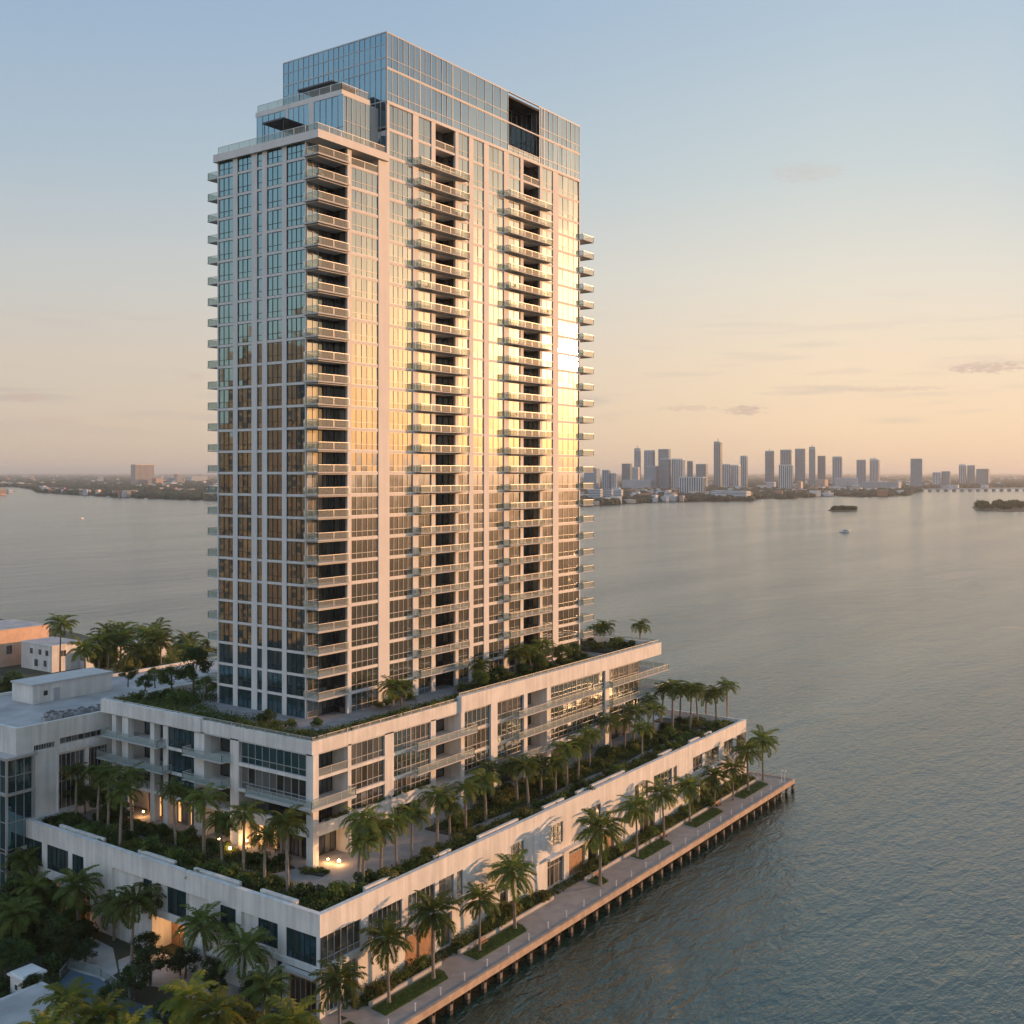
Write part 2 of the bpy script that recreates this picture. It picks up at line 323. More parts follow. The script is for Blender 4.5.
# facade frames: 'R' faces -y at y = base (coordinate a = x), 'L' faces -x at x = base (coordinate a = y)
def fbox(mb, face, base, a0, a1, z0, z1, o0, o1, m):
    if face == 'R': mb.box(a0, a1, base - o1, base - o0, z0, z1, m)
    else: mb.box(base - o1, base - o0, a0, a1, z0, z1, m)
def fpane(mb, face, base, a0, a1, z0, z1, o, m, rnd, tilt=.009):
    t1 = rnd.uniform(-tilt, tilt) * (a1 - a0); t2 = rnd.uniform(-tilt, tilt) * (z1 - z0); pv = rnd.uniform(.01, 1)
    oo = [o, o + t1, o + t1 + t2, o + t2]
    if face == 'R': pts = [(a0, base - oo[0], z0), (a1, base - oo[1], z0), (a1, base - oo[2], z1), (a0, base - oo[3], z1)]
    else: pts = [(base - oo[1], a1, z0), (base - oo[0], a0, z0), (base - oo[3], a0, z1), (base - oo[2], a1, z1)]
    mb.face(pts, m, pv)
def window(mb, face, base, a0, a1, z0, z1, n, o=-.28, glass='glass', frame='mullion', transom=True, fr=.07, rnd=random, tz=None):
    if a1 < a0: a0, a1 = a1, a0
    st = (a1 - a0) / n
    tz = tz if tz else z0 + (z1 - z0) * .27
    for i in range(n):
        b0, b1 = a0 + i * st, a0 + (i + 1) * st
        if transom:
            fpane(mb, face, base, b0, b1, z0, tz, o, glass, rnd); fpane(mb, face, base, b0, b1, tz, z1, o, glass, rnd)
        else: fpane(mb, face, base, b0, b1, z0, z1, o, glass, rnd)
    for i in range(n + 1):
        c = a0 + i * st; e0 = c - (fr / 2 if 0 < i < n else (0 if i == 0 else fr)); fbox(mb, face, base, e0, e0 + fr, z0, z1, o - .02, o + .07, frame)
    for zz in ([z0, z1 - fr] + ([tz - fr / 2] if transom else [])):
        fbox(mb, face, base, a0 + fr, a1 - fr, zz, zz + fr, o - .02, o + .055, frame)
def railing(mb, pts, z, h=1.1, post=2.3, m='rail_glass'):
    "glass guard along a polyline of (x, y)"
    for (x0, y0), (x1, y1) in zip(pts, pts[1:]):
        ln = math.hypot(x1 - x0, y1 - y0)
        if ln < .1: continue
        ux, uy = (x1 - x0) / ln, (y1 - y0) / ln; nx, ny = -uy * .02, ux * .02
        mb.prism([(x0 + nx, y0 + ny), (x1 + nx, y1 + ny), (x1 - nx, y1 - ny), (x0 - nx, y0 - ny)], z + .06, z + h - .06, m)
        nx, ny = -uy * .04, ux * .04
        mb.prism([(x0 + nx, y0 + ny), (x1 + nx, y1 + ny), (x1 - nx, y1 - ny), (x0 - nx, y0 - ny)], z + h - .06, z + h, 'metal')
        k = max(1, int(ln / post))
        for i in range(k + 1):
            cx, cy = x0 + ux * ln * i / k, y0 + uy * ln * i / k; mb.box(cx - .03, cx + .03, cy - .03, cy + .03, z, z + h - .062, 'metal')
def balcony(parent, name, x0, x1, y0, y1, z, sides, th=.15, label=None):
    "slab with its top at z + railing as a child along the open sides (a subset of xXyY)"
    m = MB(); m.box(x0, x1, y0, y1, z - th, z, 'slab_concrete'); o = m.build(name, parent)
    i = .08; P = {'x': [(x0 + i, y1 - i), (x0 + i, y0 + i)], 'y': [(x0 + i, y0 + i), (x1 - i, y0 + i)], 'X': [(x1 - i, y0 + i), (x1 - i, y1 - i)], 'Y': [(x1 - i, y1 - i), (x0 + i, y1 - i)]}
    r = MB()
    for s_ in sides: railing(r, P[s_], z)
    r.build('railing', o)
    if label: o['label'] = label
    return o
def px_area(face, base, a0, a1, z0, z1):
    if face == 'R': q = [proj(a0, base, z0), proj(a1, base, z0), proj(a1, base, z1), proj(a0, base, z1)]
    else: q = [proj(base, a0, z0), proj(base, a1, z0), proj(base, a1, z1), proj(base, a0, z1)]
    return abs(sum(q[i][0] * q[(i + 1) % 4][1] - q[(i + 1) % 4][0] * q[i][1] for i in range(4))) / 2
HAZE_D = 6e-5
rnd = random.Random(7)
# ================================================================== WATER, LAND, PATHS
m = MB(); m.face([(-90000, -90000, 0), (90000, -90000, 0), (90000, 90000, 0), (-90000, 90000, 0)], 'water'); tag(m.build('water'), kind='structure')
GZ = 2.5
land = [(-400, 88.6), (224.6, 88.6), (225, 150), (227, 250), (245, 330), (262, 400), (268, 470), (150, 620), (-400, 640)]
m = MB(); m.prism(land, -3, GZ - .05, 'ground'); tag(m.build('ground'), kind='structure')
m = MB(); m.box(-60, 224.8, 85.6, 91.9, 1.9, GZ, 'paving'); m.box(221, 224.8, 91.9, 110, 1.9, GZ, 'paving')
tag(m.build('promenade'), kind='structure')
m = MB()
for a, b in ((96, 99.5), (113.6, 117.2), (141, 150)):
    m.box(a, b, 91.9, 94.3, 2.3, GZ, 'paving')
tag(m.build('entrance_path'), kind='structure')
q = MB(); q.box(-60, 225.1, 85.15, 85.6, 1.75, 2.68, 'quay_beam'); q.box(224.8, 225.1, 85.6, 110, 1.75, 2.68, 'quay_beam')
t = thing('seawall', (140, 85.6, 0), 'brown concrete quay edge on short piles, running along the promenade above the water', 'seawall')
q.build('edge_beam', t)
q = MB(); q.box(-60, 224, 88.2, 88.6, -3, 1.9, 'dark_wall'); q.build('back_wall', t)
x = 90.0
while x < 225:
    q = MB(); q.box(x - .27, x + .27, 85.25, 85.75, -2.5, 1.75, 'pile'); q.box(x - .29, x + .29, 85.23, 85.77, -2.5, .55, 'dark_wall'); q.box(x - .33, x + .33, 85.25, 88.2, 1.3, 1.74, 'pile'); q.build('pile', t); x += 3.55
# lawn strips on the promenade
LAWN = [(84, 95), (99, 111.8), (117.4, 129.8), (149.6, 152.8), (163.9, 174.8), (184.4, 196.8), (206.3, 219.2)]
t = MB()
for a, b in LAWN:
    t.prism([(a, 88.4), (a + .3, 91.1), (b + .5, 91.1), (b + .3, 89.9), (b - .9, 88.3)], GZ, GZ + .10, 'turf')
rb = random.Random(3)
for a, b in LAWN:
    for i in range(int((b - a) * 60)):
        x = rb.uniform(a + .3, b - .3); y = rb.uniform(88.4, 90.7); h = rb.uniform(.06, .2); an = rb.uniform(0, 6.3); c_, s_ = math.cos(an) * .06, math.sin(an) * .06
        t.face([(x - c_, y - s_, GZ + .1), (x + c_, y + s_, GZ + .1), (x + s_, y - c_, GZ + .1 + h)], 'turf')
tag(t.build('grass'), 'strips of short green grass set into the promenade paving', 'grass', kind='stuff')
# low kerb wall of the planting bed
m = MB()
for a, b in ((99.6, 113.5), (117.3, 140.9), (150.1, 220.5)):
    m.box(a, b, 91.5, 91.8, GZ, 3.0, 'paving_light')
tag(m.build('kerb'), kind='structure')
# garden paths and forecourt on the shaded side
def path(name, pts, z=GZ, mt='paving_light', th=.2):
    mm = MB(); mm.prism([gp(px, py, z) for px, py in pts], z - th, z, mt); return tag(mm.build(name), kind='structure')
path('path', [(86, 934), (113, 948), (118, 972), (98, 985), (64, 966)])
path('path', [(118, 960), (150, 948), (186, 962), (232, 985), (236, 1024), (205, 1024), (180, 990), (146, 985), (120, 976)], GZ - .004)
path('path', [(230, 985), (330, 985), (345, 1030), (300, 1080), (225, 1060)], GZ - .012, 'paving')
path('path', [(-60, 1010), (60, 985), (60, 1090), (-60, 1120)], GZ - .016, 'paving')
m = MB(); pool = [gp(*p, GZ) for p in ((60, 982), (70, 970), (100, 979), (128, 1000), (172, 1014), (168, 1045), (75, 1050))]
m.prism(pool, GZ - .3, GZ + .05, 'pool_tile'); o = m.build('water_basin'); tag(o, kind='structure')
# ================================================================== TOWER
TX, TY, XE, YE = 119.9, 120.9, 196.0, 144.2
ZT, FH = 120.3, 3.484
LV = [ZT - FH * k for k in range(26)]
DECK = 29.9
tower = thing('apartment_tower', (TX, TY, DECK), 'tall white and glass residential tower with stacked balconies and a blue glass crown', 'skyscraper')
CY0 = TY + 2.7
WIN = []   # (face, base, a0, a1, z0, z1, n, glass)
Rx = lambda p: xr(p, TY)
Ly = lambda p: yl(p, TX)
PR = [(347, 351), (378, 389), (412.5, 418), (431, 435), (455, 458), (468.5, 473), (483.5, 488.5), (503.5, 508.5), (520, 523), (539.5, 542), (552.5, 558), (578.6, 579.6)]
BR = [(351, 378, 'G', 5), (389, 412.5, 'G', 5), (418, 431, 'G', 2), (435, 455, 'O', 3), (458, 468.5, 'G', 2), (473, 483.5, 'G', 2), (488.5, 503.5, 'G', 3), (508.5, 520, 'G', 2), (523, 539.5, 'O', 3), (542, 552.5, 'G', 2), (558, 578.6, 'G', 4)]
PL = [(218, 219), (233.5, 238), (252, 257.5), (262.5, 267.5), (282.5, 287), (305.4, 306.4)]
BL = [(219, 233.5, 3), (238, 252, 3), (257.5, 262.5, 1), (267.5, 282.5, 3), (287, 305.4, 4)]
XC = 135.5            # the crown and everything right of it is taller
YC1 = Ly(306)         # far side of the open corner
wall = MB()
for a, b in PR:
    x0, x1 = Rx(a), Rx(b); zt = 129.0 if x1 > XC + .5 else ZT - 1.2
    if a == 378: x0b = XC; wall.box(x0, XC, TY - .12, CY0, DECK, ZT - 1.2, 'tower_concrete'); wall.box(XC, x1, TY - .12, CY0, DECK, 129.0, 'tower_concrete')
    else: wall.box(x0, x1, TY - .12, CY0, DECK, zt, 'tower_concrete')
for a, b in PL:
    y0, y1 = Ly(b), Ly(a); wall.box(TX - .12, TX + 2.6, y0, y1, DECK, ZT - 1.2, 'tower_concrete')
wall.box(TX + 2.6, XE - 2.8, CY0, YE - 2.8, DECK, ZT - .5, 'tower_concrete'); wall.box(XC + .4, XE - 2.8, CY0 + .01, YE - 2.8, ZT - .5, 128.6, 'tower_concrete')
wall.box(TX + .02, XE - .02, YE - .5, YE - .02, DECK, ZT - 1.2, 'tower_concrete'); wall.box(XE - .5, XE - .02, TY + .4, YE - .5, DECK, 128.6, 'tower_concrete')
wall.box(XC, XE, TY - .16, CY0 + 1, 128.75, 129.2, 'tower_concrete')
wall.build('wall', tower)
for k, z in enumerate(LV[1:], 1):
    s = MB(); s.box(TX - .05, XE - .03, TY - .06, YE - .01, z - .42, z, 'tower_concrete'); s.build('floor_slab', tower)
for z in (124.8, 120.3):
    s = MB(); s.box(XC + (.02 if z < 121 else 0), XE - .03, TY - .06, YE - .6, z - .42, z, 'tower_concrete'); s.build('floor_slab', tower)
s = MB(); s.box(TX - .65, XC + .02, TY - .65, YE + .3, ZT - 1.25, ZT, 'tower_concrete'); s.box(TX - .3, XC, TY - .3, YE, ZT, ZT + .03, 'roofing'); s.build('roof_ledge', tower)
levR = [(124.8, 128.75), (120.3, 124.38)] + [(LV[k], LV[k - 1] - .42) for k in range(1, 26)] + [(DECK, LV[25] - .42)]
for j, (z0, z1) in enumerate(levR):
    for a, b, ty, n in BR:
        x0, x1 = Rx(a), Rx(b)
        if x0 < XC and j < 2: continue
        if x0 < XC and j == 2: WIN.append(('R', CY0, x0, x1, z0, ZT - 1.25, n, 'glass_dark')); continue
        if ty == 'G': WIN.append(('R', TY, x0, x1, z0, z1, n, 'glass'))
        else: WIN.append(('R', CY0, x0, x1, z0, z1, n, 'glass_dark')); WIN.append(('L', x1 - .12, TY + .25, CY0 - .1, z0, z1, 2, 'glass_dark'))
    if j >= 2:
        zz = ZT - 1.25 if j == 2 else z1
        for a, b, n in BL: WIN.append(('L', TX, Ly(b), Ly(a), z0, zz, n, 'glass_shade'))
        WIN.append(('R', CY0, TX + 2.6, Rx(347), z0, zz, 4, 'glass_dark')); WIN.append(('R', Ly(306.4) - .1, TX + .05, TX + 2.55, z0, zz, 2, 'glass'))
        WIN.append(('L', Rx(347) - .12, TY + .25, CY0 - .1, z0, zz, 2, 'glass_dark'))
WIN.sort(key=lambda q_: -px_area(*q_[:6]))
rest = MB()
for i, q_ in enumerate(WIN):
    f, b, a0, a1, z0, z1, n, gl = q_
    mb = MB() if i < 100 else rest
    window(mb, f, b, a0, a1, z0, z1, n, glass=gl, rnd=rnd, o=(.06 if gl == 'glass_dark' else -.06), tz=z0 + .95, frame='mullion' if gl == 'glass' else 'dark_metal')
    if i < 100: mb.build('window', tower)
o = rest.build('smaller_windows', tower); o['kind'] = 'stuff'
# balconies
x0s, x1s = xr(421, TY - 1.5), xr(470, TY - 1.5); x0t, x1t = xr(510.5, TY - 1.5), xr(553, TY - 1.5)
for k in range(0, 26):
    z = LV[k] + .012
    balcony(tower, 'balcony', x0s, x1s, TY - 1.5, TY - .13, z, 'xyX')
for k in range(0, 26):
    balcony(tower, 'far_stack_balcony', x0t, x1t, TY - 1.5, TY - .13, LV[k] + .012, 'xyX')
xb = Rx(347)
for k in range(1, 26):
    z = LV[k] + .012
    m = MB(); m.prism([(TX - .55, YC1), (TX - .55, TY - .55), (xb, TY - .55), (xb, TY - .13), (TX - .13, TY - .13), (TX - .13, YC1)], z - .24, z, 'slab_concrete'); o = m.build('corner_balcony', tower)
    r = MB(); railing(r, [(TX - .47, YC1 - .05), (TX - .47, TY - .47), (xb - .05, TY - .47)], z); r.build('railing', o)
for k in range(1, 26):
    o = balcony(tower, 'rear_end_balcony', TX + .3, TX + 6.5, YE + .01, YE + 2.9, LV[k] + .012, 'xYX')
for k in range(1, 26):
    o = balcony(tower, 'side_end_balcony', XE + .01, XE + 4.4, TY - .9, TY + 6.5, LV[k] + .012, 'xyXY')
for z in (124.8, 120.3):
    for a, b in ((435, 455), (523, 539.5)):
        r = MB(); railing(r, [(Rx(a), TY + .02), (Rx(b), TY + .02)], z + .01); r.build('railing', tower)
r = MB(); railing(r, [(Rx(351), TY + .02), (Rx(378), TY + .02)], LV[1] + .01); r.build('railing', tower)
# roof terrace railing, stepped glass storey, crown
r = MB(); railing(r, [(TX - .1, YE - .3), (TX - .1, TY + .1), (XC - .1, TY + .1)], ZT + .03, 1.25); r.build('railing', tower)
MX, MY, ME = 126.6, 122.4, 142.3
s = MB(); s.box(MX + .3, XC, MY + .3, ME, ZT + .03, 128.2, 'slab_concrete')
s.box(MX - .1, 133.2, MY - .1, ME + .1, 128.0, 128.8, 'tower_concrete'); s.box(133.2, XC - .02, MY + 2, ME, 128.0, 128.8, 'tower_concrete')
s.box(MX - .08, MX + .3, yl(314, MX), yl(309, MX), ZT + .03, 128.0, 'tower_concrete'); s.box(MX - .08, MX + .3, yl(288.5, MX), yl(286, MX), ZT + .03, 128.0, 'tower_concrete')
s.build('stepped_storey', tower)
for a, b, n in ((344, 314, 5), (309, 288.5, 4), (286, 257, 5)):
    c = MB(); window(c, 'L', MX, yl(a, MX), yl(b, MX), ZT + .05, 128.0, n, o=.02 if a != 344 else .02, glass='glass_crown_shaded', rnd=rnd, tz=ZT + 2.6); c.build('curtain_wall', tower)
c = MB(); window(c, 'R', MY, MX + .05, 133.2, ZT + .05, 128.0, 6, o=.02, glass='glass', rnd=rnd, tz=ZT + 3.7); c.build('curtain_wall', tower)
c = MB(); window(c, 'R', MY + 2, 133.2, XC, ZT + .05, 128.0, 2, o=-.0, glass='glass_dark', rnd=rnd, tz=ZT + 3.7, frame='dark_metal'); c.build('curtain_wall', tower)
r = MB(); railing(r, [(MX + .1, ME - .2), (MX + .1, MY + .1), (133, MY + .1)], 128.8, 1.2); r.build('railing', tower)
s = MB(); s.box(122.2, 126.55, 131, 136, 124.6, 124.85, 'dark_metal')
for yy in (131.2, 135.6): s.box(122.4, 122.5, yy, yy + .1, ZT + .03, 124.6, 'dark_metal')
o = s.build('terrace_canopy', tower); o['label'] = 'dark flat canopy over the roof terrace'
s = MB(); s.box(127.6, 133.5, 125.6, 133.5, 131.0, 131.25, 'dark_metal')
for xx, yy in ((127.8, 125.8), (133.2, 125.8), (127.8, 133.2), (133.2, 133.2)): s.box(xx, xx + .15, yy, yy + .15, 128.8, 131.0, 'dark_metal')
s.build('terrace_canopy', tower)
CE, CT = 145.3, 140.5
s = MB(); s.box(XC + .4, Rx(508), TY + .4, CE - .3, 129.2, 139.9, 'dark_wall'); s.box(Rx(539), XE - .6, TY + .4, CE - .3, 129.2, 139.9, 'dark_wall'); s.box(Rx(508), Rx(539), TY + 4.3, CE - .3, 129.2, 139.9, 'dark_wall')
s.box(Rx(508) , Rx(539), TY + .02, TY + 4.3, 139.5, 139.9, 'dark_wall')
s.box(XC + .3, XE - .4, TY + .3, CE - .2, 139.9, 140.1, 'roofing'); s.box(XC + .4, MX + 20, TY + 2.8, CE - .3, ZT + .03, 129.2, 'dark_wall')
s.box(XE - .4, XE - .05, TY + .3, CE - .3, 129.2, CT - .1, 'slab_concrete'); s.box(XC + .1, XE - .05, CE - .3, CE - .05, ZT, CT - .1, 'slab_concrete'); s.build('crown_core', tower)
def curtain(face, base, a0, a1, z0, z1, n, tz, gl):
    c = MB(); window(c, face, base, a0, a1, z0, z1, n, o=.02, glass=gl, rnd=rnd, tz=tz, fr=.10); return c.build('curtain_wall', tower)
for z0, z1, tz in ((129.2, 134.5, 130.6), (134.75, CT, 136.4)):
    for a, b, n in ((XC, 144, 6), (144, 153, 6), (153, Rx(508), 7), (Rx(539), 182.5, 3), (182.5, XE - .05, 8)): curtain('R', TY, a, b, z0, z1, n, tz, 'glass_crown')
curtain('R', TY, Rx(508), Rx(539), 129.2, 130.4, 6, 129.8, 'glass')
curtain('R', TY + 4.2, Rx(508), Rx(539), 130.4, 139.5, 6, 134, 'glass'); curtain('L', Rx(539) - .1, TY + .4, TY + 4.1, 130.4, 139.5, 3, 134, 'glass_dark')
s = MB(); s.box(XC, XE, TY - .14, TY + .28, 134.5, 134.75, 'tower_concrete'); s.box(XC, XE, TY - .08, TY + .3, CT, CT + .12, 'mullion'); s.box(XC - .08, XC + .3, TY + .3, CE, CT, CT + .12, 'mullion'); s.build('crown_band', tower)
yy = [TY + .02, 127, 133, 139, CE - .02]
for z0, z1, tz in ((ZT + .03, 129.2, 125), (129.2, 136.4, 134.6), (136.4, CT, 138.6)):
    for a, b in zip(yy, yy[1:]): curtain('L', XC, a, b, z0, z1, 5, tz, 'glass_crown_shaded')

# ================================================================== generic facades for the lower buildings
def grid_wall(mb, face, base, a0, a1, z0, z1, holes, th, m):
    "solid wall with rectangular openings (a0, a1, z0, z1)"
    As = sorted({a0, a1, *[h[0] for h in holes], *[h[1] for h in holes]}); As = [a for a in As if a0 <= a <= a1]
    for p, q_ in zip(As, As[1:]):
        if q_ - p < 1e-4: continue
        mid = (p + q_) / 2; hs = sorted([(h[2], h[3]) for h in holes if h[0] < mid < h[1]]); z = z0
        for h0, h1 in hs:
            if h0 > z + 1e-4: fbox(mb, face, base, p, q_, z, h0, -th, 0, m)
            z = h1
        if z < z1 - 1e-4: fbox(mb, face, base, p, q_, z, z1, -th, 0, m)
# ---- podium building under the tower
PX, PY, PE, PYE = 106.8, 108.9, 208.9, 156.6
TZ = 13.8
L1, L2, L3, LP, LT = 18.5, 22.2, 25.9, 29.2, 31.0
pod = thing('podium_building', (PX, PY, TZ), 'long white podium building with wide balconies and a planted roof, carrying the tower', 'building')
px_ = lambda p: xr(p, PY); py_ = lambda p: yl(p, PX)
w_ = MB()
DP = 3.2
w_.box(PX + DP, PE - 9, PY + DP, PYE - .5, TZ, LP, 'slab_concrete'); w_.box(PX + DP, PE - 9, PYE - .5, PYE, TZ, LT, 'stucco')
# parapet
xs = px_(459.3)
w_.box(PX, xs, PY, PY + .5, LP, LT, 'stucco'); w_.box(xs, PE, PY - .45, PY + .5, LP, LT + .75, 'stucco')
w_.box(PX, PX + .5, PY + .5, py_(202), LP, LT, 'stucco'); w_.box(PX - .35, PX + .5, py_(202), PYE, LP, LT + .3, 'stucco'); w_.box(PE - .5, PE, PY + .5, PYE, LP, LT + .75, 'stucco')
# piers, sunlit side (upper storeys, then down to the terrace)
RP = [ (348, 351.5), (385, 394), (431, 436), (459, 462.5), (489, 495.5), (522, 525.5), (545, 549), (603.5, 607.5)]
for a, b in RP:
    up = a < 459
    w_.box(px_(a), px_(b), PY + (.02 if up else -.43), PY + DP, TZ, LP, 'stucco')
LPs = [(311.4, 313.2), (230, 238.5), (194, 204), (163, 167.5), (112, 116), (122, 128), (150, 154)]
for a, b in LPs:
    w_.box(PX + .02, PX + (DP if a not in (122, 150, 311.4) else 1.1), py_(b) + (.05 if a > 300 else 0), py_(a) if a < 300 else PY + 1.1, TZ, LP, 'stucco')
w_.build('wall', pod)
s = MB(); s.box(PX + .5, PE - .5, PY + .5, PYE - .5, LP + .1, DECK, 'roof_deck'); s.box(PX + .02, PE - .02, PY + .02, PYE - .02, LP - .2, LP + .1, 'slab_concrete'); s.build('roof_slab', pod)
for z in (L3, L2, L1):
    s = MB(); s.box(PX + .04, PE - (3 if z > L1 else 9), PY + .04, PYE - .6, z - .45, z, 'stucco'); s.build('floor_slab', pod)
s = MB(); s.box(PX - .02, px_(431), PY - .02, PY + .5, 17.7, 19.35, 'stucco'); s.box(PX - .02, PX + .5, PY + .5, py_(240), 17.7, 19.35, 'stucco'); s.build('ground_floor_beam', pod); s = MB(); s.box(px_(549), px_(607.5), PY - .02, PY + .5, 17.9, 18.9, 'stucco'); s.build('ground_floor_beam', pod)
RG = [(351.5, 385, 6), (394, 412, 4), (412, 431, 4), (462.5, 489, 6), (495.5, 522, 5), (549, 576, 6), (576, 603.5, 5), (607.5, 638, 6)]
for a, b, n in RG:
    for z0, z1 in ((L3, LP - .2), (L2, L3 - .45), (max(L1, 19.35), L2 - .45)):
        c = MB(); window(c, 'R', PY + (0 if a < 459 else -.35), px_(a), px_(b), z0, z1, n, o=-.3, glass='glass' if rnd.random() < .7 else 'glass_dark', rnd=rnd, tz=z0 + .95, fr=.09); c.build('window', pod)
RO = [(314.6, 348, 4), (436, 459, 3), (525.5, 545, 3), (638, 652, 2)]
for a, b, n in RO:
    for z0, z1 in ((L3, LP - .2), (L2, L3 - .45), (L1, L2 - .45)):
        c = MB(); window(c, 'R', PY + DP, px_(a) if a > 320 else PX + DP, px_(b), z0, z1, n, o=.05, glass='glass_dark', rnd=rnd, transom=False, fr=.09, frame='dark_metal'); c.build('window', pod)
for a, b, n in ((305, 240, 9), (194, 167.5, 5)):
    for z0, z1 in ((L3, LP - .2), (L2, L3 - .45)) + (((L1, L2 - .45),) if a < 200 else ()):
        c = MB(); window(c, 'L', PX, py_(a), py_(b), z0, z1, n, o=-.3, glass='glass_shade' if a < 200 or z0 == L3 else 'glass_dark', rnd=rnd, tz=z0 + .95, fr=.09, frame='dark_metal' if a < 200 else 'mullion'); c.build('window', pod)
for a, b, n in ((230, 204, 3), (162, 128, 4), (305, 240, 5)):
    for z0, z1 in ((L3, LP - .2), (L2, L3 - .45), (L1, L2 - .45)):
        if a == 305 and z0 != L1: continue
        c = MB(); window(c, 'L', PX + DP, py_(a), py_(b), z0, z1, n, o=.05, glass='glass_dark', rnd=rnd, transom=False, frame='dark_metal'); c.build('window', pod)
# ground floor shopfronts
for a, b, n, lit in ((320, 348, 5, 0), (351, 385, 6, 0), (394, 431, 7, 0), (462, 489, 5, 0), (495, 522, 5, 0), (549, 575, 5, 0), (580, 603, 4, 0), (608, 640, 5, 0)):
    c = MB(); window(c, 'R', PY + 2.4, px_(a), px_(b), TZ + .1, 17.7, n, o=0, glass='glass_dark', rnd=rnd, transom=False, frame='dark_metal'); c.build('shopfront', pod)
for a, b, n, lit in ((305, 272, 8, 0), (268, 240, 6, 1), (230, 205, 4, 0), (193, 168, 7, 1), (160, 138, 8, 1)):
    c = MB(); y0, y1 = py_(a), py_(b); window(c, 'L', PX + 1.9, y0, y1, TZ + .1, 17.7, n, o=0, glass='glass_dark', rnd=rnd, transom=False, frame='timber' if lit else 'dark_metal', fr=.14)
    if lit:
        st = (y1 - y0) / n
        for i in range(0, n, 3): c.face([(PX + 1.87, y0 + st * (i + 1) - .1, TZ + .2), (PX + 1.87, y0 + st * i + .1, TZ + .2), (PX + 1.87, y0 + st * i + .1, 17.0), (PX + 1.87, y0 + st * (i + 1) - .1, 17.0)], 'lit_curtain')
    c.build('shopfront', pod)
m = MB(); railing(m, [(PX + .25, PYE - .5), (PX + .25, PY + .25), (xs, PY + .25)], LT, .5); m.build('roof_railing', pod)
m = MB(); railing(m, [(xs + .1, PY + .1), (PE - .25, PY + .1), (PE - .25, PYE - 1)], LT + .75, .5); m.build('roof_railing', pod)
# balcony trays
for a, b, z in ((418, 478, L3), (418, 475, L2), (519, 603, L3), (519, 603, L2), (519, 556, L1)):
    balcony(pod, 'balcony', xr(a, PY - 1.9), xr(b, PY - 1.9), PY - 1.9, PY - .46, z + .012, 'xyX')
balcony(pod, 'balcony', px_(606), PE + 1.6, PY - 1.5, PY - .46, L3 + .012, 'xyX'); balcony(pod, 'balcony', px_(606), PE + 1.6, PY - 1.5, PY - .46, L2 + .012, 'xyX')
balcony(pod, 'balcony', PE - 2.9, PE + 1.6, PY - .45, PY + 10, L3 + .012, 'XY'); balcony(pod, 'balcony', PE - 2.9, PE + 1.6, PY - .45, PY + 10, L2 + .012, 'XY')
for a, b, z in ((231, 191, L3), (231, 191, L2), (166, 109, L3), (172, 105, L2)):
    balcony(pod, 'balcony', PX - 1.7, PX - .01, py_(a), py_(b), z + .012, 'xyY')
z = L2 + .012; ya, xb2 = py_(252), px_(350)
m = MB(); m.prism([(PX - 1.3, ya), (PX - 1.3, PY - 1.3), (xb2, PY - 1.3), (xb2, PY), (PX, PY), (PX, ya)], z - .4, z, 'slab_concrete'); o = m.build('corner_balcony', pod)
r = MB(); railing(r, [(PX - .05, ya - .1), (PX - 1.2, ya - .1), (PX - 1.2, PY - 1.2), (xb2 - .1, PY - 1.2), (xb2 - .1, PY)], z); r.build('railing', o)
r = MB(); railing(r, [(px_(314.6), PY + .1), (px_(348), PY + .1)], L3 + .01); r.build('railing', pod)
# ---- terrace building along the promenade
BX, BY, BE, BYE = 93.8, 94.3, 220.8, 157.0
bx_ = lambda p: xr(p, BY); by_ = lambda p: yl(p, BX)
ter = thing('terrace_building', (BX, BY, GZ), 'low white base building with a palm terrace on its roof, beside the promenade', 'building')
w_ = MB()
TH = .6
hR = [(321.6, 361, 8.6, 12.2, 6), (368.5, 402, 8.6, 12.2, 7), (408, 435, 8.6, 12.2, 6), (439, 454, 8.6, 12.2, 2), (457, 463, 8.6, 12.2, 1), (511, 524, 9.0, 12.2, 3), (551, 563, 8.9, 12.2, 3), (587, 601, 8.8, 12.1, 3), (635, 648, 8.9, 12.2, 3), (654, 672, 9.2, 12.3, 5), (673.5, 677, 9.2, 12.3, 1), (693, 702.5, 9.3, 12.2, 3), (705, 719, 8.8, 12.2, 2), (724, 733, 8.9, 12.4, 2), (736.5, 746.5, 8.7, 12.4, 2)]
gR = [(327, 340, 2.6, 7.9, 3, 'd'), (344, 358, 2.6, 7.9, 3, 'd'), (405, 435, 2.6, 7.6, 1, 't'), (441, 452, 2.6, 7.2, 1, 'd'), (500, 508, 2.6, 7.0, 1, 'd'), (547.5, 564, 2.55, 6.9, 4, 'd'), (569, 585, 2.6, 7.0, 1, 't'), (588, 598, 2.6, 7.0, 1, 'd'), (604, 614, 2.6, 7.2, 1, 't'), (640, 655, 2.6, 7.5, 3, 'd'), (690, 697, 2.6, 7.5, 1, 'd'), (700, 717, 2.6, 7.0, 3, 'd')]
hL = [(320.8, 286, 8.6, 12.2, 6), (277.7, 258, 9.0, 12.2, 4), (257.6, 241, 9.0, 12.2, 0), (235.7, 220, 8.6, 12.2, 3), (208, 186.2, 8.6, 12.2, 0), (186.1, 167, 8.6, 12.2, 4), (166.9, 156, 8.6, 12.2, 0), (152, 143, 8.6, 12.2, 2), (142.9, 112, 8.6, 12.2, 0), (83.5, 72, 8.6, 12.2, 3), (68, 47, 8.6, 12.3, 5), (42, 20, 8.6, 12.3, 6)]
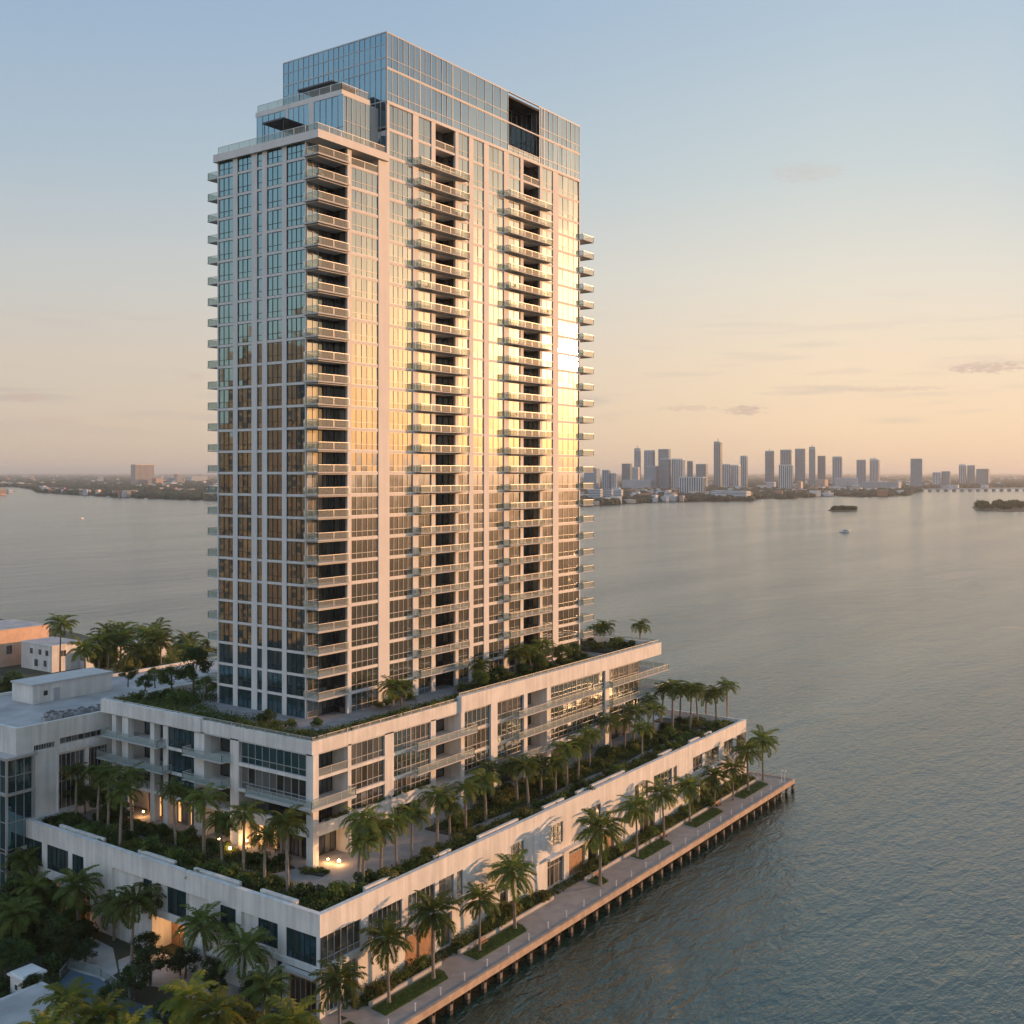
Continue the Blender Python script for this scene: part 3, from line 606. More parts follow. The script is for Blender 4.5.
gL = [(319.5, 288, 2.6, 7.7, 6, 'w'), (282, 276, 2.6, 7.7, 1, 'd'), (184, 152, 2.55, 7.6, 1, 'r'), (90, 72, 2.6, 7.2, 3, 'w'), (60, 36, 2.6, 7.2, 3, 'w')]
holes = [(bx_(a), bx_(b), z0, z1) for a, b, z0, z1, n in hR] + [(bx_(g_[0]), bx_(g_[1]), g_[2], g_[3]) for g_ in gR]
grid_wall(w_, 'R', BY, BX, BE, GZ - 1, LTT := 14.9, holes, TH, 'stucco')
holesL = [(by_(a), by_(b), z0, z1) for a, b, z0, z1, n in hL] + [(by_(g_[0]), by_(g_[1]), g_[2], g_[3]) for g_ in gL]
grid_wall(w_, 'L', BX, BY + TH, BYE, GZ - 1, LTT, holesL, TH, 'stucco')
w_.box(BE - TH, BE, BY + TH, 150, GZ - 1, LTT, 'stucco'); w_.box(BX + TH, PX, BYE - TH, BYE, GZ - 1, LTT, 'stucco')
w_.box(BX + 3.6, BE - 3.5, BY + 3.6, PY + 2, GZ, 13.3, 'slab_concrete'); w_.box(BX + 3.6, PX + 2, PY + 2, BYE - 1, GZ, 13.3, 'slab_concrete')
w_.build('wall', ter)
s = MB(); s.box(BX + TH, BE - TH, BY + TH, PY + 3, 13.3, TZ - .08, 'slab_concrete'); s.box(BX + TH, PX + 3, PY + 3, BYE - TH, 13.3, TZ - .08, 'slab_concrete'); s.box(PE - 9, BE - TH, PY + 3, 150, GZ, TZ - .08, 'slab_concrete'); s.build('terrace_slab', ter)
s = MB(); s.box(BX - .06, BE + .06, BY - .06, BY + .66, LTT, LTT + .10, 'stucco'); s.box(BX - .06, BX + .66, BY + .66, BYE, LTT, LTT + .10, 'stucco'); s.build('parapet_coping', ter)
s = MB(); s.box(BX - .14, bx_(408), BY - .14, BY - .001, 7.75, 8.5, 'stucco'); s.build('cornice', ter); s = MB(); s.box(bx_(545), bx_(640), BY - 1.0, BY - .001, 7.35, 7.75, 'stucco'); s.build('door_canopy', ter); s = MB(); s.box(bx_(648), BE, BY - .14, BY - .001, 7.9, 8.6, 'stucco'); s.build('cornice', ter); s = MB(); s.box(BX - .14, BX - .001, BY - .14, by_(200), 7.85, 8.5, 'stucco')
s.build('cornice', ter); s = MB(); s.box(BX - .9, BX - .142, by_(320.5), by_(284), 7.3, 7.7, 'slab_concrete'); s.build('door_canopy', ter)
for a, b, z0, z1, n in hR:
    c = MB(); window(c, 'R', BY, bx_(a), bx_(b), z0, z1, n, o=-.2, glass='glass_dark' if b - a > 30 or n < 4 else 'glass', rnd=rnd, tz=z0 + .8, fr=.1); c.build('window', ter)
for a, b, z0, z1, n in hL:
    if n == 0:
        c = MB(); fbox(c, 'L', BX, by_(a) + .002, by_(b) - .002, z0 + .002, z1 - .002, -TH + .02, -.45, 'stucco'); c.build('recessed_panel', ter); continue
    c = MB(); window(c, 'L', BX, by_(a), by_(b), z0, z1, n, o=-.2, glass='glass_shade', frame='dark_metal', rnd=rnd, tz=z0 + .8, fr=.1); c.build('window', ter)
for a, b, z0, z1, n, k in gR:
    c = MB()
    if k == 't':
        fbox(c, 'R', BY, bx_(a), bx_(b), z0, z1 - 1.1, -.5, -.3, 'timber')
        window(c, 'R', BY, bx_(a), bx_(b), z1 - 1.1, z1, 3, o=-.4, glass='glass_dark', rnd=rnd, transom=False, fr=.12); c.build('garage_door', ter)
    else:
        window(c, 'R', BY, bx_(a), bx_(b), z0, z1, n, o=-.4, glass='glass_dark', rnd=rnd, tz=z1 - 1.2, fr=.12); c.build('door', ter)
for a, b, z0, z1, n, k in gL:
    c = MB()
    if k == 'r':
        c.box(BX + 3.2, BX + 3.6, by_(a), by_(b), z0, z1, 'timber'); c.box(BX + .6, BX + 3.2, by_(b) - .01, by_(b) + .2, z0, z1, 'stucco'); c.box(BX + .6, BX + 3.2, by_(a) - .2, by_(a), z0, z1, 'stucco'); c.box(BX + .6, BX + 3.2, by_(a), by_(b), z1, z1 + .2, 'stucco'); c.build('entrance_recess', ter); continue
    window(c, 'L', BX, by_(a), by_(b), z0, z1, n, o=-.4, glass='glass_dark', rnd=rnd, tz=z1 - 1.3, fr=.14, frame='timber' if k == 'w' else 'dark_metal'); c.build('door', ter)
# terrace surfaces
def sheet(name, poly, z, mt, kind='structure', th=.05):
    mm = MB(); mm.prism(poly, z - th, z, mt); return tag(mm.build(name), kind=kind)
sheet('terrace_paving', [(BX + .6, BY + .6), (BE - .6, BY + .6), (BE - .6, PY + 2.9), (PX + 2.9, PY + 2.9), (PX + 2.9, BYE - .6), (BX + .6, BYE - .6)], TZ, 'paving')
def bed(pts, z=TZ, mt='soil'):
    mm = MB(); mm.prism(pts, z + .004 - .06, z + .22, mt); tag(mm.build('planting_bed'), kind='structure'); return pts
# inner low walls by the parapet
k = 0
for a, b in ((103, 109), (117, 120.5), (127, 137), (144, 150), (154, 170), (183, 189), (196, 206)):
    mm = MB(); mm.box(a, b, BY + 1.15, BY + 1.6, TZ + .01, TZ + 1.36, 'stucco'); mm.build('planter_wall', ter)
for a, b in ((99.5, 106), (110, 119), (123, 131), (139, 150)):
    mm = MB(); mm.box(BX + 1.15, BX + 1.6, a, b, TZ + .01, TZ + 1.36, 'stucco'); mm.build('planter_wall', ter)
# ================================================================== NEIGHBOURING BUILDINGS
def lb(mb, face, base, a0, a1, z0, z1, n, gl='glass_dark', fr='mullion', o=-.3, tz=None): window(mb, face, base, a0, a1, z0, z1, n, o=o, glass=gl, frame=fr, rnd=rnd, transom=tz is not None, tz=tz, fr=.1)
NX, NY, NZ = 92.3, 157.1, 29.1
nb = thing('neighbour_building', (NX, NY, GZ), 'flat roofed white building beside the shaded end of the podium, roof crowded with equipment', 'building')
nx_ = lambda p: xr(p, NY)
w_ = MB(); hs = [(nx_(58), nx_(85), 15, 23.6), (nx_(88), nx_(109), 15, 23.6), (nx_(58), nx_(85), 5, 13.5), (nx_(34), nx_(55), 25.0, 25.9), (nx_(60), nx_(109), 25.2, 26.2)]
grid_wall(w_, 'R', NY, NX, PX + 1.3, GZ - 1, NZ, hs, .5, 'stucco'); grid_wall(w_, 'L', NX, NY + .5, 186, GZ - 1, NZ, [(170, 180, 14, 22), (160, 168, 14, 22)], .5, 'stucco')
w_.box(NX + 1, 172, NY + .8, 185, GZ, 28.1, 'slab_concrete'); w_.box(PX + 1.3, 175, NY, NY + .4, GZ, NZ - .5, 'stucco'); w_.box(175, 175.4, NY + .4, 185.5, GZ, NZ - .4, 'stucco'); w_.box(NX + .5, 175, 185.5, 186, GZ, NZ - .3, 'stucco')
w_.build('wall', nb); s = MB(); s.box(NX + .5, 175, NY + .5, 185.5, 28.1, 28.3, 'roofing'); s.build('roof', nb)
for a0, a1, z0, z1 in hs:
    c = MB(); lb(c, 'R', NY, a0, a1, z0, z1, 6 if z1 - z0 > 2 else 8, tz=(z0 + z1) / 2 if z1 - z0 > 2 else None); c.build('window', nb)
for a0, a1 in ((170, 180), (160, 168)):
    c = MB(); lb(c, 'L', NX, a0, a1, 14, 22, 6, tz=18); c.build('window', nb)
for a, b in ((57, 58), (85, 88)):
    s = MB(); s.box(nx_(a), nx_(b), NY - .3, NY - .001, GZ, 24.5, 'stucco'); s.build('pier', nb)
s = MB(); s.box(nx_(57), PX - .5, NY - .5, NY - .301, 24.0, 24.5, 'stucco'); s.build('ledge', nb)
# glass corner pavilion
gp_ = thing('glass_pavilion', (91.6, 156.8, GZ), 'glass walled annex with dark framing in front of the flat roofed white building', 'annex')
s = MB(); s.box(90.9, 95.0, 157.3, 185, GZ, 24.6, 'dark_wall'); s.box(90.3, 95.4, 156.4, 186, 24.6, 25.0, 'metal'); s.box(90.4, 95.2, 156.6, 186, 19.2, 19.5, 'metal'); s.box(90.5, 90.8, 156.7, 157.0, GZ, 24.6, 'metal'); s.box(94.8, 95.1, 156.7, 157.0, GZ, 24.6, 'metal'); s.build('frame', gp_)
for z0, z1 in ((5, 10.5), (11, 19.2), (19.5, 24.6)):
    c = MB(); lb(c, 'R', 156.95, 90.8, 94.8, z0, z1, 3, gl='glass_shade', o=0, tz=(z0 + z1) / 2); c.build('window', gp_)
    c = MB(); lb(c, 'L', 90.75, 157.1, 172, z0, z1, 9, gl='glass_shade', o=0, tz=(z0 + z1) / 2); c.build('window', gp_)
rh = thing('roof_hut', (106.2, 174.6, 28.3), 'long low box shaped plant room standing on the neighbouring flat roof, sunlit face', 'plant room')
s = MB(); s.box(105.6, 121, 174.6, 181, 28.3, 31.4, 'stucco'); s.build('wall', rh); s = MB(); s.box(105.4, 121.2, 174.4, 181.2, 31.4, 31.7, 'slab_concrete'); s.build('roof', rh)
s = MB(); s.box(109.5, 110.6, 174.5, 174.6, 28.3, 30.5, 'metal'); s.build('door', rh); s = MB(); s.box(107.6, 108.3, 174.5, 174.6, 29.5, 30.3, 'dark_wall'); s.build('window', rh)
ra = random.Random(11)
acp = None
for i in range(20):
    px = 46 + i * 3.3 + ra.uniform(-.8, .8); py = 720.5 - i * .62 + (4 if i % 3 == 0 else 0) + ra.uniform(-1, 1); x, y = gp(px, py, 28.3)
    if acp is None:
        acp = thing('air_conditioner', (x, y, 28.3), 'grey rooftop air conditioner in the row on the neighbouring flat roof', 'air conditioner', 'air conditioners on the neighbouring flat roof')
        s = MB(); s.box(-.6, .6, -.5, .5, .12, 1.1, 'ac_unit'); s.box(-.5, -.4, -.5, .5, 0, .12, 'dark_metal'); s.box(.4, .5, -.5, .5, 0, .12, 'dark_metal'); s.build('casing', acp, loc=(0, 0, 0))
        s = MB(); s.tube([(0, 0, 1.1), (0, 0, 1.2)], [.38, .38], 'dark_metal', 12); s.build('fan', acp, loc=(0, 0, 0)); c = acp
    else: c = copy_tree(acp)
    c.location = (x, y, 28.3); c.rotation_euler.z = ra.choice((0, R(90))); k_ = ra.uniform(.7, 1.25); c.scale = (k_, k_, k_ * ra.uniform(.7, 1.2))
def simple_house(name, label, cat, x0, y0, x1, y1, h, wallm, roofm='roofing', wins=(), z=GZ, over=.2):
    t = thing(name, (x0, y0, z), label, cat)
    s = MB(); s.box(x0, x1, y0, y1, z - 1, z + h, wallm); s.build('wall', t)
    s = MB(); s.box(x0 - over, x1 + over, y0 - over, y1 + over, z + h, z + h + .35, wallm); s.box(x0 + .3, x1 - .3, y0 + .3, y1 - .3, z + h + .35, z + h + .40, roofm); s.build('roof', t)
    for f, a0, a1, z0, z1 in wins:
        c = MB(); b = y0 if f == 'R' else x0
        fbox(c, f, b, a0 - .12, a1 + .12, z + z0 - .12, z + z1 + .12, .0, .05, 'white_paint'); window(c, f, b, a0, a1, z + z0, z + z1, 2, o=.07, glass='glass_dark', rnd=rnd, transom=False); c.build('window', t)
    return t
# orange and white houses beyond the trees at the far left
hx, hy = gp(22, 664, GZ)
simple_house('warehouse', 'long orange plastered building with a flat roof near the water, behind the white house', 'building', xr(-14, hy), hy, xr(49, hy), hy + 24, 12.0, 'orange_stucco', wins=[('R', xr(6, hy), xr(12, hy), 4, 7), ('R', xr(26, hy), xr(34, hy), 4, 7)])
wx, wy = gp(52, 668, 4)
simple_house('white_house', 'white two storey house with small dark windows among the trees', 'house', wx, wy, xr(84, wy), wy + 18, 8.4, 'stucco', wins=[('L', wy + 2, wy + 3.6, 5.2, 7), ('L', wy + 6, wy + 7.6, 5.2, 7), ('L', wy + 11, wy + 12.6, 5.2, 7), ('L', wy + 3, wy + 4.6, 1.5, 3.6), ('R', wx + 3, wx + 5, 4.8, 6.8), ('L', wy + 8, wy + 10, 1.2, 3.6)])
qx, qy = gp(85, 672, 4)
simple_house('low_roofed_shed', 'low pale building with a wide flat roof to the right of the white house', 'building', qx + 8, qy + 12, qx + 42, qy + 26, 5.5, 'stucco')
# boundary hut, pale low roof in the bottom corner
hx, hy = gp(29, 993, GZ)
hut = thing('garden_hut', (hx, hy, GZ), 'small white hut with a flat overhanging roof beside the garden path', 'hut')
s = MB(); s.box(hx - 1.6, hx + 1.2, hy - 1.3, hy + 1.5, GZ - .2, GZ + 2.5, 'white_paint'); s.build('wall', hut); s = MB(); s.box(hx - 1.9, hx + 1.5, hy - 1.6, hy + 1.8, GZ + 2.5, GZ + 2.72, 'white_paint'); s.box(hx - 1.6, hx + 1.2, hy - 1.3, hy + 1.5, GZ + 2.72, GZ + 2.9, 'white_paint'); s.build('roof', hut)
s = MB(); fbox(s, 'L', hx - 1.6, hy - .3, hy + .5, GZ + .9, GZ + 1.7, .0, .05, 'white_paint'); fbox(s, 'L', hx - 1.6, hy - .2, hy + .4, GZ + 1.0, GZ + 1.6, .051, .07, 'dark_wall'); s.build('window', hut)
s = MB(); fbox(s, 'R', hy - 1.3, hx - .5, hx + .5, GZ, GZ + 2.0, .0, .06, 'timber'); s.build('door', hut)
lx, ly = gp(20, 1010, GZ)
low = thing('low_annex', (lx, ly, GZ), 'low annex with a pale flat gravel roof in front of the white hut', 'annex')
s = MB(); s.box(lx - 16, lx + 2.5, ly - 9, ly - .5, GZ - .2, GZ + 2.3, 'stucco'); s.build('wall', low); s = MB(); s.box(lx - 16.2, lx + 2.7, ly - 9.2, ly - .3, GZ + 2.3, GZ + 2.55, 'slab_concrete'); s.box(lx - 15.6, lx + 2.1, ly - 8.6, ly - .9, GZ + 2.55, GZ + 2.6, 'roofing'); s.build('roof', low)
# glass fence round the basin
fn = thing('glass_fence', (*gp(70, 968), GZ), 'low glass fence panels round the blue basin', 'fence')
pp = [gp(*p, GZ) for p in ((60, 980), (70, 967), (101, 977), (130, 998))]
s = MB(); railing(s, pp, GZ, 1.2); s.build('panel', fn)
# town blocks up the shore behind the drone: only the tower's glass shows them
def back_block(x0, x1, y0, y1, h, label):
    t = thing('stucco_apartment_block', (x0, y0, GZ), label, 'building'); s = MB(); s.box(x0, x1, y0, y1, GZ - 1, h, 'back_stucco'); z = GZ + 4
    while z < h - 2:
        s.box(x1, x1 + 1.3, y0 + 1, y1 - 1, z - .3, z, 'back_stucco'); z += 3.4
    y = y0 + 2
    while y < y1 - 2:
        s.box(x1, x1 + 1.5, y, y + .5, GZ, h - 1, 'back_stucco'); y += 6.5
    s.build('wall', t)
    s = MB(); z = GZ + 4.6
    while z < h - 3:
        y = y0 + 2.6
        while y < y1 - 6: s.box(x1 - .1, x1 + .05, y, y + 5.3, z, z + 2.3, 'dark_wall'); y += 6.5
        z += 3.4
    o = s.build('small_windows', t); o['kind'] = 'stuff'
    s = MB(); s.box(x0 + 5, x1 - 4, y0 + 6, y1 - 8, h, h + 5, 'back_stucco'); s.build('roof_house', t)
back_block(-72, -46, 272, 297, 131, 'tallest ochre apartment block mirrored in the shaded glass')
back_block(-80, -52, 301, 312, 96, 'narrow ochre apartment block mirrored between its two neighbours in the shaded glass')
back_block(-70, -40, 316, 328, 116, 'broad ochre apartment block behind, mirrored low in the shaded glass')
back_block(-78, -50, 333, 356, 84, 'lower ochre apartment block, last one mirrored in the shaded glass')
back_block(-60, -35, 238, 262, 84, 'stepped ochre apartment block, smallest of those mirrored in the glass')

# ================================================================== LAMPS
def lamp(name, x, y, z, label, cat, power=55, h=.5, globe=.16, group=None):
    t = thing(name, (x, y, z), label, cat, group)
    s = MB(); s.tube([(0, 0, 0), (0, 0, h)], [.05, .04], 'dark_metal', 6); s.build('post', t, loc=(0, 0, 0))
    s = MB(); s.ball((0, 0, h + globe * .8), globe, 'lamp_glow'); s.build('globe', t, loc=(0, 0, 0))
    ld = bpy.data.lights.new('lamp_light', 'POINT'); ld.energy = power; ld.color = (1, .52, .2); ld.shadow_soft_size = .3
    lo = bpy.data.objects.new('lamp_light', ld); COL.objects.link(lo); lo.parent = t; lo.location = (-.3, -.3, h + .5)
lamp('garden_lamp', *gp(219, 843, TZ), TZ, 'glowing lamp by the entrance doors on the shaded side of the terrace', 'lamp', 160)
lamp('garden_lamp', *gp(230, 853, TZ), TZ, 'glowing lamp at the end of the terrace path below the doors', 'lamp', 120, globe=.22)
lamp('garden_lamp', *gp(247, 845, TZ), TZ, 'glowing lamp between the palms at the shaded shopfront', 'lamp', 160)
lamp('lobby_lamp', *gp(328, 862, TZ), TZ, 'round glowing lamp in the corner lobby opening', 'lamp', 160, h=.25)
lamp('lobby_lamp', *gp(339, 864, TZ), TZ, 'larger glowing lamp nearest the outer edge of the corner lobby', 'lamp', 190, h=.25, globe=.24)
lamp('lobby_lamp', BX + 2.2, by_(166), GZ, 'glowing lamp inside the lit ground floor entrance', 'lamp', 260, h=2.6, globe=.15)
lamp('garden_lamp', BX - 1.2, by_(79), GZ, 'glowing lamp against the shaded wall behind the palms', 'lamp', 130, h=1.4)
lamp('garden_lamp', BX - .9, by_(43), GZ, 'glowing lamp at the far end of the shaded wall', 'lamp', 110, h=2.4)
lamp('garden_lamp', PX + .6, py_(140), TZ, 'glowing lamp in front of the farthest warm shopfront', 'lamp', 130, h=.6)
# bollards along the quay
bl = None; x = 97.0; i = 0
while x < 223:
    if bl is None:
        bl = thing('bollard', (x, 86.3, GZ), 'short white bollard light on the outer edge of the promenade', 'bollard', 'white bollards along the quay edge')
        s = MB(); s.tube([(0, 0, 0), (0, 0, .92)], [.09, .08], 'white_paint', 10); s.build('post', bl, loc=(0, 0, 0)); s = MB(); s.tube([(0, 0, .92), (0, 0, .96), (0, 0, 1.02)], [.12, .13, .06], 'white_paint', 10); s.build('cap', bl, loc=(0, 0, 0)); c = bl
    else: c = copy_tree(bl)
    c.location = (x, 86.3, GZ); x += 4.9
ex = thing('boarding_rail', (221.5, 87, GZ), 'pair of tall white curved grab rails at the far end of the promenade', 'rail')
for dy in (0, .7):
    s = MB(); s.tube([(221.5, 86 + dy, GZ), (221.5, 86 + dy, GZ + 2.1), (221.6, 86 + dy, GZ + 2.4), (222, 86 + dy, GZ + 2.5), (222.5, 86 + dy, GZ + 2.2)], [.07] * 5, 'white_paint', 6); s.build('rail', ex)
er = thing('promenade_railing', (224.5, 86, GZ), 'thin metal railing closing the far end of the promenade', 'railing')
s = MB()
for h_ in (.55, 1.05): s.tube([(224.5, 86.2, GZ + h_), (224.5, 94, GZ + h_)], [.03, .03], 'metal', 5)
s.build('rail', er)
for i in range(6):
    s = MB(); s.tube([(224.5, 86.2 + i * 1.55, GZ), (224.5, 86.2 + i * 1.55, GZ + 1.05)], [.035, .035], 'metal', 5); s.build('post', er)
# chairs out on the tower balconies
ch = None; rf0 = random.Random(8)
for i in range(44):
    st_ = i % 3; lv = LV[rf0.randrange(2, 25)]
    if st_ == 0: x, y = rf0.uniform(TX + .3, Rx(345)), TY + rf0.uniform(.3, 1.6)
    elif st_ == 1: x, y = rf0.uniform(x0s + .5, x1s - .5), TY - rf0.uniform(.5, 1.0)
    else: x, y = rf0.uniform(x0t + .5, x1t - .5), TY - rf0.uniform(.5, 1.0)
    if ch is None:
        ch = thing('balcony_chair', (x, y, lv + .02), 'dark lounge chair set out on a tower balcony behind the glass rail', 'chair', 'chairs on the tower balconies')
        s = MB(); s.box(-.3, .3, -.32, .3, .32, .42, 'dark_metal'); s.build('seat', ch, loc=(0, 0, 0)); s = MB(); s.box(-.3, .3, .24, .32, .42, .9, 'dark_metal'); s.build('backrest', ch, loc=(0, 0, 0))
        for sx, sy in ((-.28, -.3), (.24, -.3), (-.28, .26), (.24, .26)): s = MB(); s.box(sx, sx + .04, sy, sy + .04, 0, .32, 'dark_metal'); s.build('leg', ch, loc=(0, 0, 0))
        c = ch
    else: c = copy_tree(ch)
    c.location = (x, y, lv + .02); c.rotation_euler.z = rf0.uniform(0, 6.28)
# benches
bn = None
for i, (bx, by) in enumerate(((121.5, 90.6), (152.8, 90.6), (176, 90.8), (199, 90.8))):
    if bn is None:
        bn = thing('bench', (bx, by, GZ), '', 'bench', 'benches along the promenade planting')
        s = MB(); s.box(-.9, .9, -.22, .22, .42, .48, 'timber'); s.build('seat', bn, loc=(0, 0, 0)); s = MB(); s.box(-.9, .9, .20, .25, .55, .9, 'timber'); s.build('backrest', bn, loc=(0, 0, 0))
        for sx in (-.75, .7):
            s = MB(); s.box(sx, sx + .06, -.2, .25, 0, .42, 'dark_metal'); s.box(sx, sx + .06, .2, .26, .42, .9, 'dark_metal'); s.build('leg', bn, loc=(0, 0, 0))
        c = bn
    else: c = copy_tree(bn)
    c.location = (bx, by, GZ); c['label'] = 'timber promenade bench, ' + ('nearest the camera', 'second from the near end', 'third from the near end', 'farthest one out')[i]

# ================================================================== VEGETATION
def frond(mb, rr, base, az, el, ln, droop, m, n=15, wid=.62):
    p = Vector(base); seg = 9; pts = [p.copy()]; e = el; dirs = []
    for i in range(seg):
        t = (i + 1) / seg; e -= droop * (.35 + 1.3 * t) / seg
        d = Vector((math.cos(az) * math.cos(e), math.sin(az) * math.cos(e), math.sin(e))); p = p + d * (ln / seg); pts.append(p.copy()); dirs.append(d)
    side = Vector((-math.sin(az), math.cos(az), 0)); tw = rr.uniform(-.35, .35)
    for i in range(seg):
        a, b = pts[i], pts[i + 1]; w = .045 * (1 - i / seg) + .012
        mb.face([tuple(a - side * w), tuple(a + side * w), tuple(b + side * w * .8), tuple(b - side * w * .8)], m)
    for j in range(n):
        t = .14 + .86 * (j + .5) / n; q = t * seg; i = min(int(q), seg - 1); a = pts[i].lerp(pts[i + 1], q - i); d = dirs[i]; up = side.cross(d).normalized() * -1
        if up.z < 0: up = -up
        l_ = wid * ln * .36 * math.sin(math.pi * (t * .82 + .15)) ** .7 * rr.uniform(.85, 1.1)
        for sg in (-1, 1):
            sd_ = (side * sg * math.cos(tw * sg) + up * (.15 + tw * sg * .6)).normalized(); tip = a + (sd_ * .80 + d * .55).normalized() * l_; tip.z -= l_ * rr.uniform(.25, .6)
            mid = a.lerp(tip, .45); mid.z += l_ * .07; wv = d * (.085 + .03 * rr.random()) * (ln / 3)
            mb.face([tuple(a), tuple(mid + wv), tuple(tip), tuple(mid - wv)], m)
def palm_proto(name, kind, seed, m='palm_leaf', h=7.5):
    rr = random.Random(seed); root = bpy.data.objects.new(name, None)
    lean = rr.uniform(-.35, .35) * (1 if kind == 'coconut' else .35); ln2 = rr.uniform(-.3, .3)
    s = MB(); pts = []; rad = []
    for i in range(9):
        t = i / 8; pts.append((lean * t * t * 1.5, ln2 * t * t, h * t)); rad.append((.20 - .08 * t + (.06 if i == 0 else 0)) if kind == 'coconut' else (.22 + .05 * math.sin(t * 3.) - .09 * t))
    s.tube(pts, rad, 'bark', 8); tr = s.data('trunk'); tp = Vector(pts[-1])
    c = MB()
    if kind != 'coconut': c.tube([tuple(tp), tuple(tp + Vector((0, 0, .6))), tuple(tp + Vector((0, 0, 1.1)))], [.15, .13, .06], m, 8)
    nf = 27 if kind == 'coconut' else 23; zc = .15 if kind == 'coconut' else .95
    for i in range(nf):
        az = i * 2.399 + rr.uniform(-.25, .25); t = i / (nf - 1)
        el = 1.25 - 1.55 * t if kind == 'coconut' else 1.15 - 1.15 * t
        frond(c, rr, tuple(tp + Vector((0, 0, zc - t * .25))), az, el + rr.uniform(-.12, .12), (3.7 if kind == 'coconut' else 3.5) * rr.uniform(.85, 1.08), (1.35 if kind == 'coconut' else 1.55) * rr.uniform(.85, 1.15), m, 20 if kind == 'coconut' else 17, .72 if kind == 'coconut' else .74)
    if kind == 'coconut':
        for i in range(6):
            az = rr.uniform(0, 6.28); c.ball((tp.x + .22 * math.cos(az), tp.y + .22 * math.sin(az), tp.z - .1 - .15 * rr.random()), .12, 'leaf_olive', nu=6, nv=4)
    return tr, c.data('crown')
PROTO = {'royal': [palm_proto('p', 'royal', s_) for s_ in (1, 2, 3, 4, 5)], 'coconut': [palm_proto('p', 'coconut', s_) for s_ in (11, 12, 13, 14, 15)],
         'yellow': [palm_proto('p', 'coconut', s_, 'palm_leaf_yellow') for s_ in (21, 22, 23)]}
pr_ = random.Random(5)
PALM_XY = []
def palm(px, by, cy, label, kind='royal', z=TZ, group=None, xy=None, hh=None, wide=1.0):
    if xy: x, y = xy; h = hh
    else:
        x, y = gp(px, by, z); d = CA * x + SA * y; h = (by - cy) / F * d
    PALM_XY.append((x, y))
    t = thing('palm_tree', (x, y, z), label, 'palm tree', group)
    k = h / (7.7 if kind != 'royal' else 8.2); tr, cr_ = pr_.choice(PROTO[kind])
    a = bpy.data.objects.new('trunk', tr); b = bpy.data.objects.new('crown', cr_)
    for o_ in (a, b): COL.objects.link(o_); o_.parent = t
    kw = min(1.3, max(1.0, k * 1.08)) * wide * (pr_.uniform(.74, .95) if kind == 'royal' else pr_.uniform(.92, 1.06))
    b.scale = (kw, kw, kw); tp = max(v.co.z for v in tr.vertices)
    a.scale = (kw, kw, k); b.location = (0, 0, 7.5 * k - 7.5 * kw)
    t.rotation_euler = (pr_.uniform(-.06, .06), pr_.uniform(-.06, .06), pr_.uniform(0, 6.28)); return t
SH = 'shaded terrace palm, '
for a in [(52.6, 812, 768, SH + 'farthest left, in front of the flat roofed neighbour'), (76, 822, 770, SH + 'second from the far left end'), (97.6, 828, 772, SH + 'third from the far left, slim trunk in the dark'), (108, 832, 776, SH + 'just left of the tall one by the warm shopfront'),
          (132.6, 843, 777, SH + 'tall one in front of the warm shopfront'), (176.3, 848, 790, SH + 'beside the second lit doorway'), (204, 861, 799, SH + 'under the smaller stacked balconies'), (190, 838, 797, SH + 'short one close to the shopfront behind'),
          (243.6, 877, 813, SH + 'between the glowing lamps and the parapet'), (288, 895, 822, SH + 'tallest, nearest the corner parapet'), (281, 862, 824, SH + 'slim one close to the glass behind the tallest'), (301, 858, 826, SH + 'slim short one left of the lobby column')]:
    palm(a[0], a[1], a[2], a[3])
SU = 'sunlit terrace palm, '
for a in [(358.5, 887, 822, SU + 'slightly leaning one nearest the lobby'), (363.6, 889, 843, SU + 'shorter one of the pair nearest the lobby'), (380, 882, 830, SU + 'third from the building corner'), (396, 870, 822, SU + 'fourth from the building corner'), (411, 863, 815, SU + 'fifth from the building corner'),
          (436.6, 848, 798, SU + 'taller one of the pair below the lower long balcony'), (449.8, 843, 806, SU + 'shorter one of the pair below the lower long balcony'), (466, 836, 790, SU + 'eighth from the building corner, in the dense bed'), (494, 806, 771, SU + 'beside the round dark shrubs'), (486, 822, 780, SU + 'in front of the round dark shrubs'),
          (517.8, 805, 765, SU + 'left one of the close row of three'), (528.5, 808, 768, SU + 'middle one of the close row of three'), (541, 797, 768, SU + 'right one of the close row of three'), (556, 797, 764, SU + 'left of the wide second balcony stack'), (567.4, 790, 750, SU + 'tall one under the wide balcony stack'),
          (590, 770, 735, SU + 'dark one close behind the wide pier'), (610.6, 757, 722, SU + 'right of the wide pier'), (625, 752, 720, SU + 'fourth from the far end of the building'), (642, 760, 728, SU + 'slim one standing out by the parapet bed'), (654, 742, 710, SU + 'near the end of the podium balconies'),
          (661, 728, 690, SU + 'just past the end of the podium'), (672.5, 732, 688, SU + 'tall one past the podium end, paired crown'), (690, 732, 689, SU + 'over the blue grey paving near the far end'), (680, 722, 692, SU + 'small crown tucked among the far end group'), (706, 718, 696, SU + 'low one in the far end shrubs'), (727, 717, 687, SU + 'last one at the far end, alone against the water')]:
    palm(a[0], a[1], a[2], a[3])
PM = 'promenade palm, '
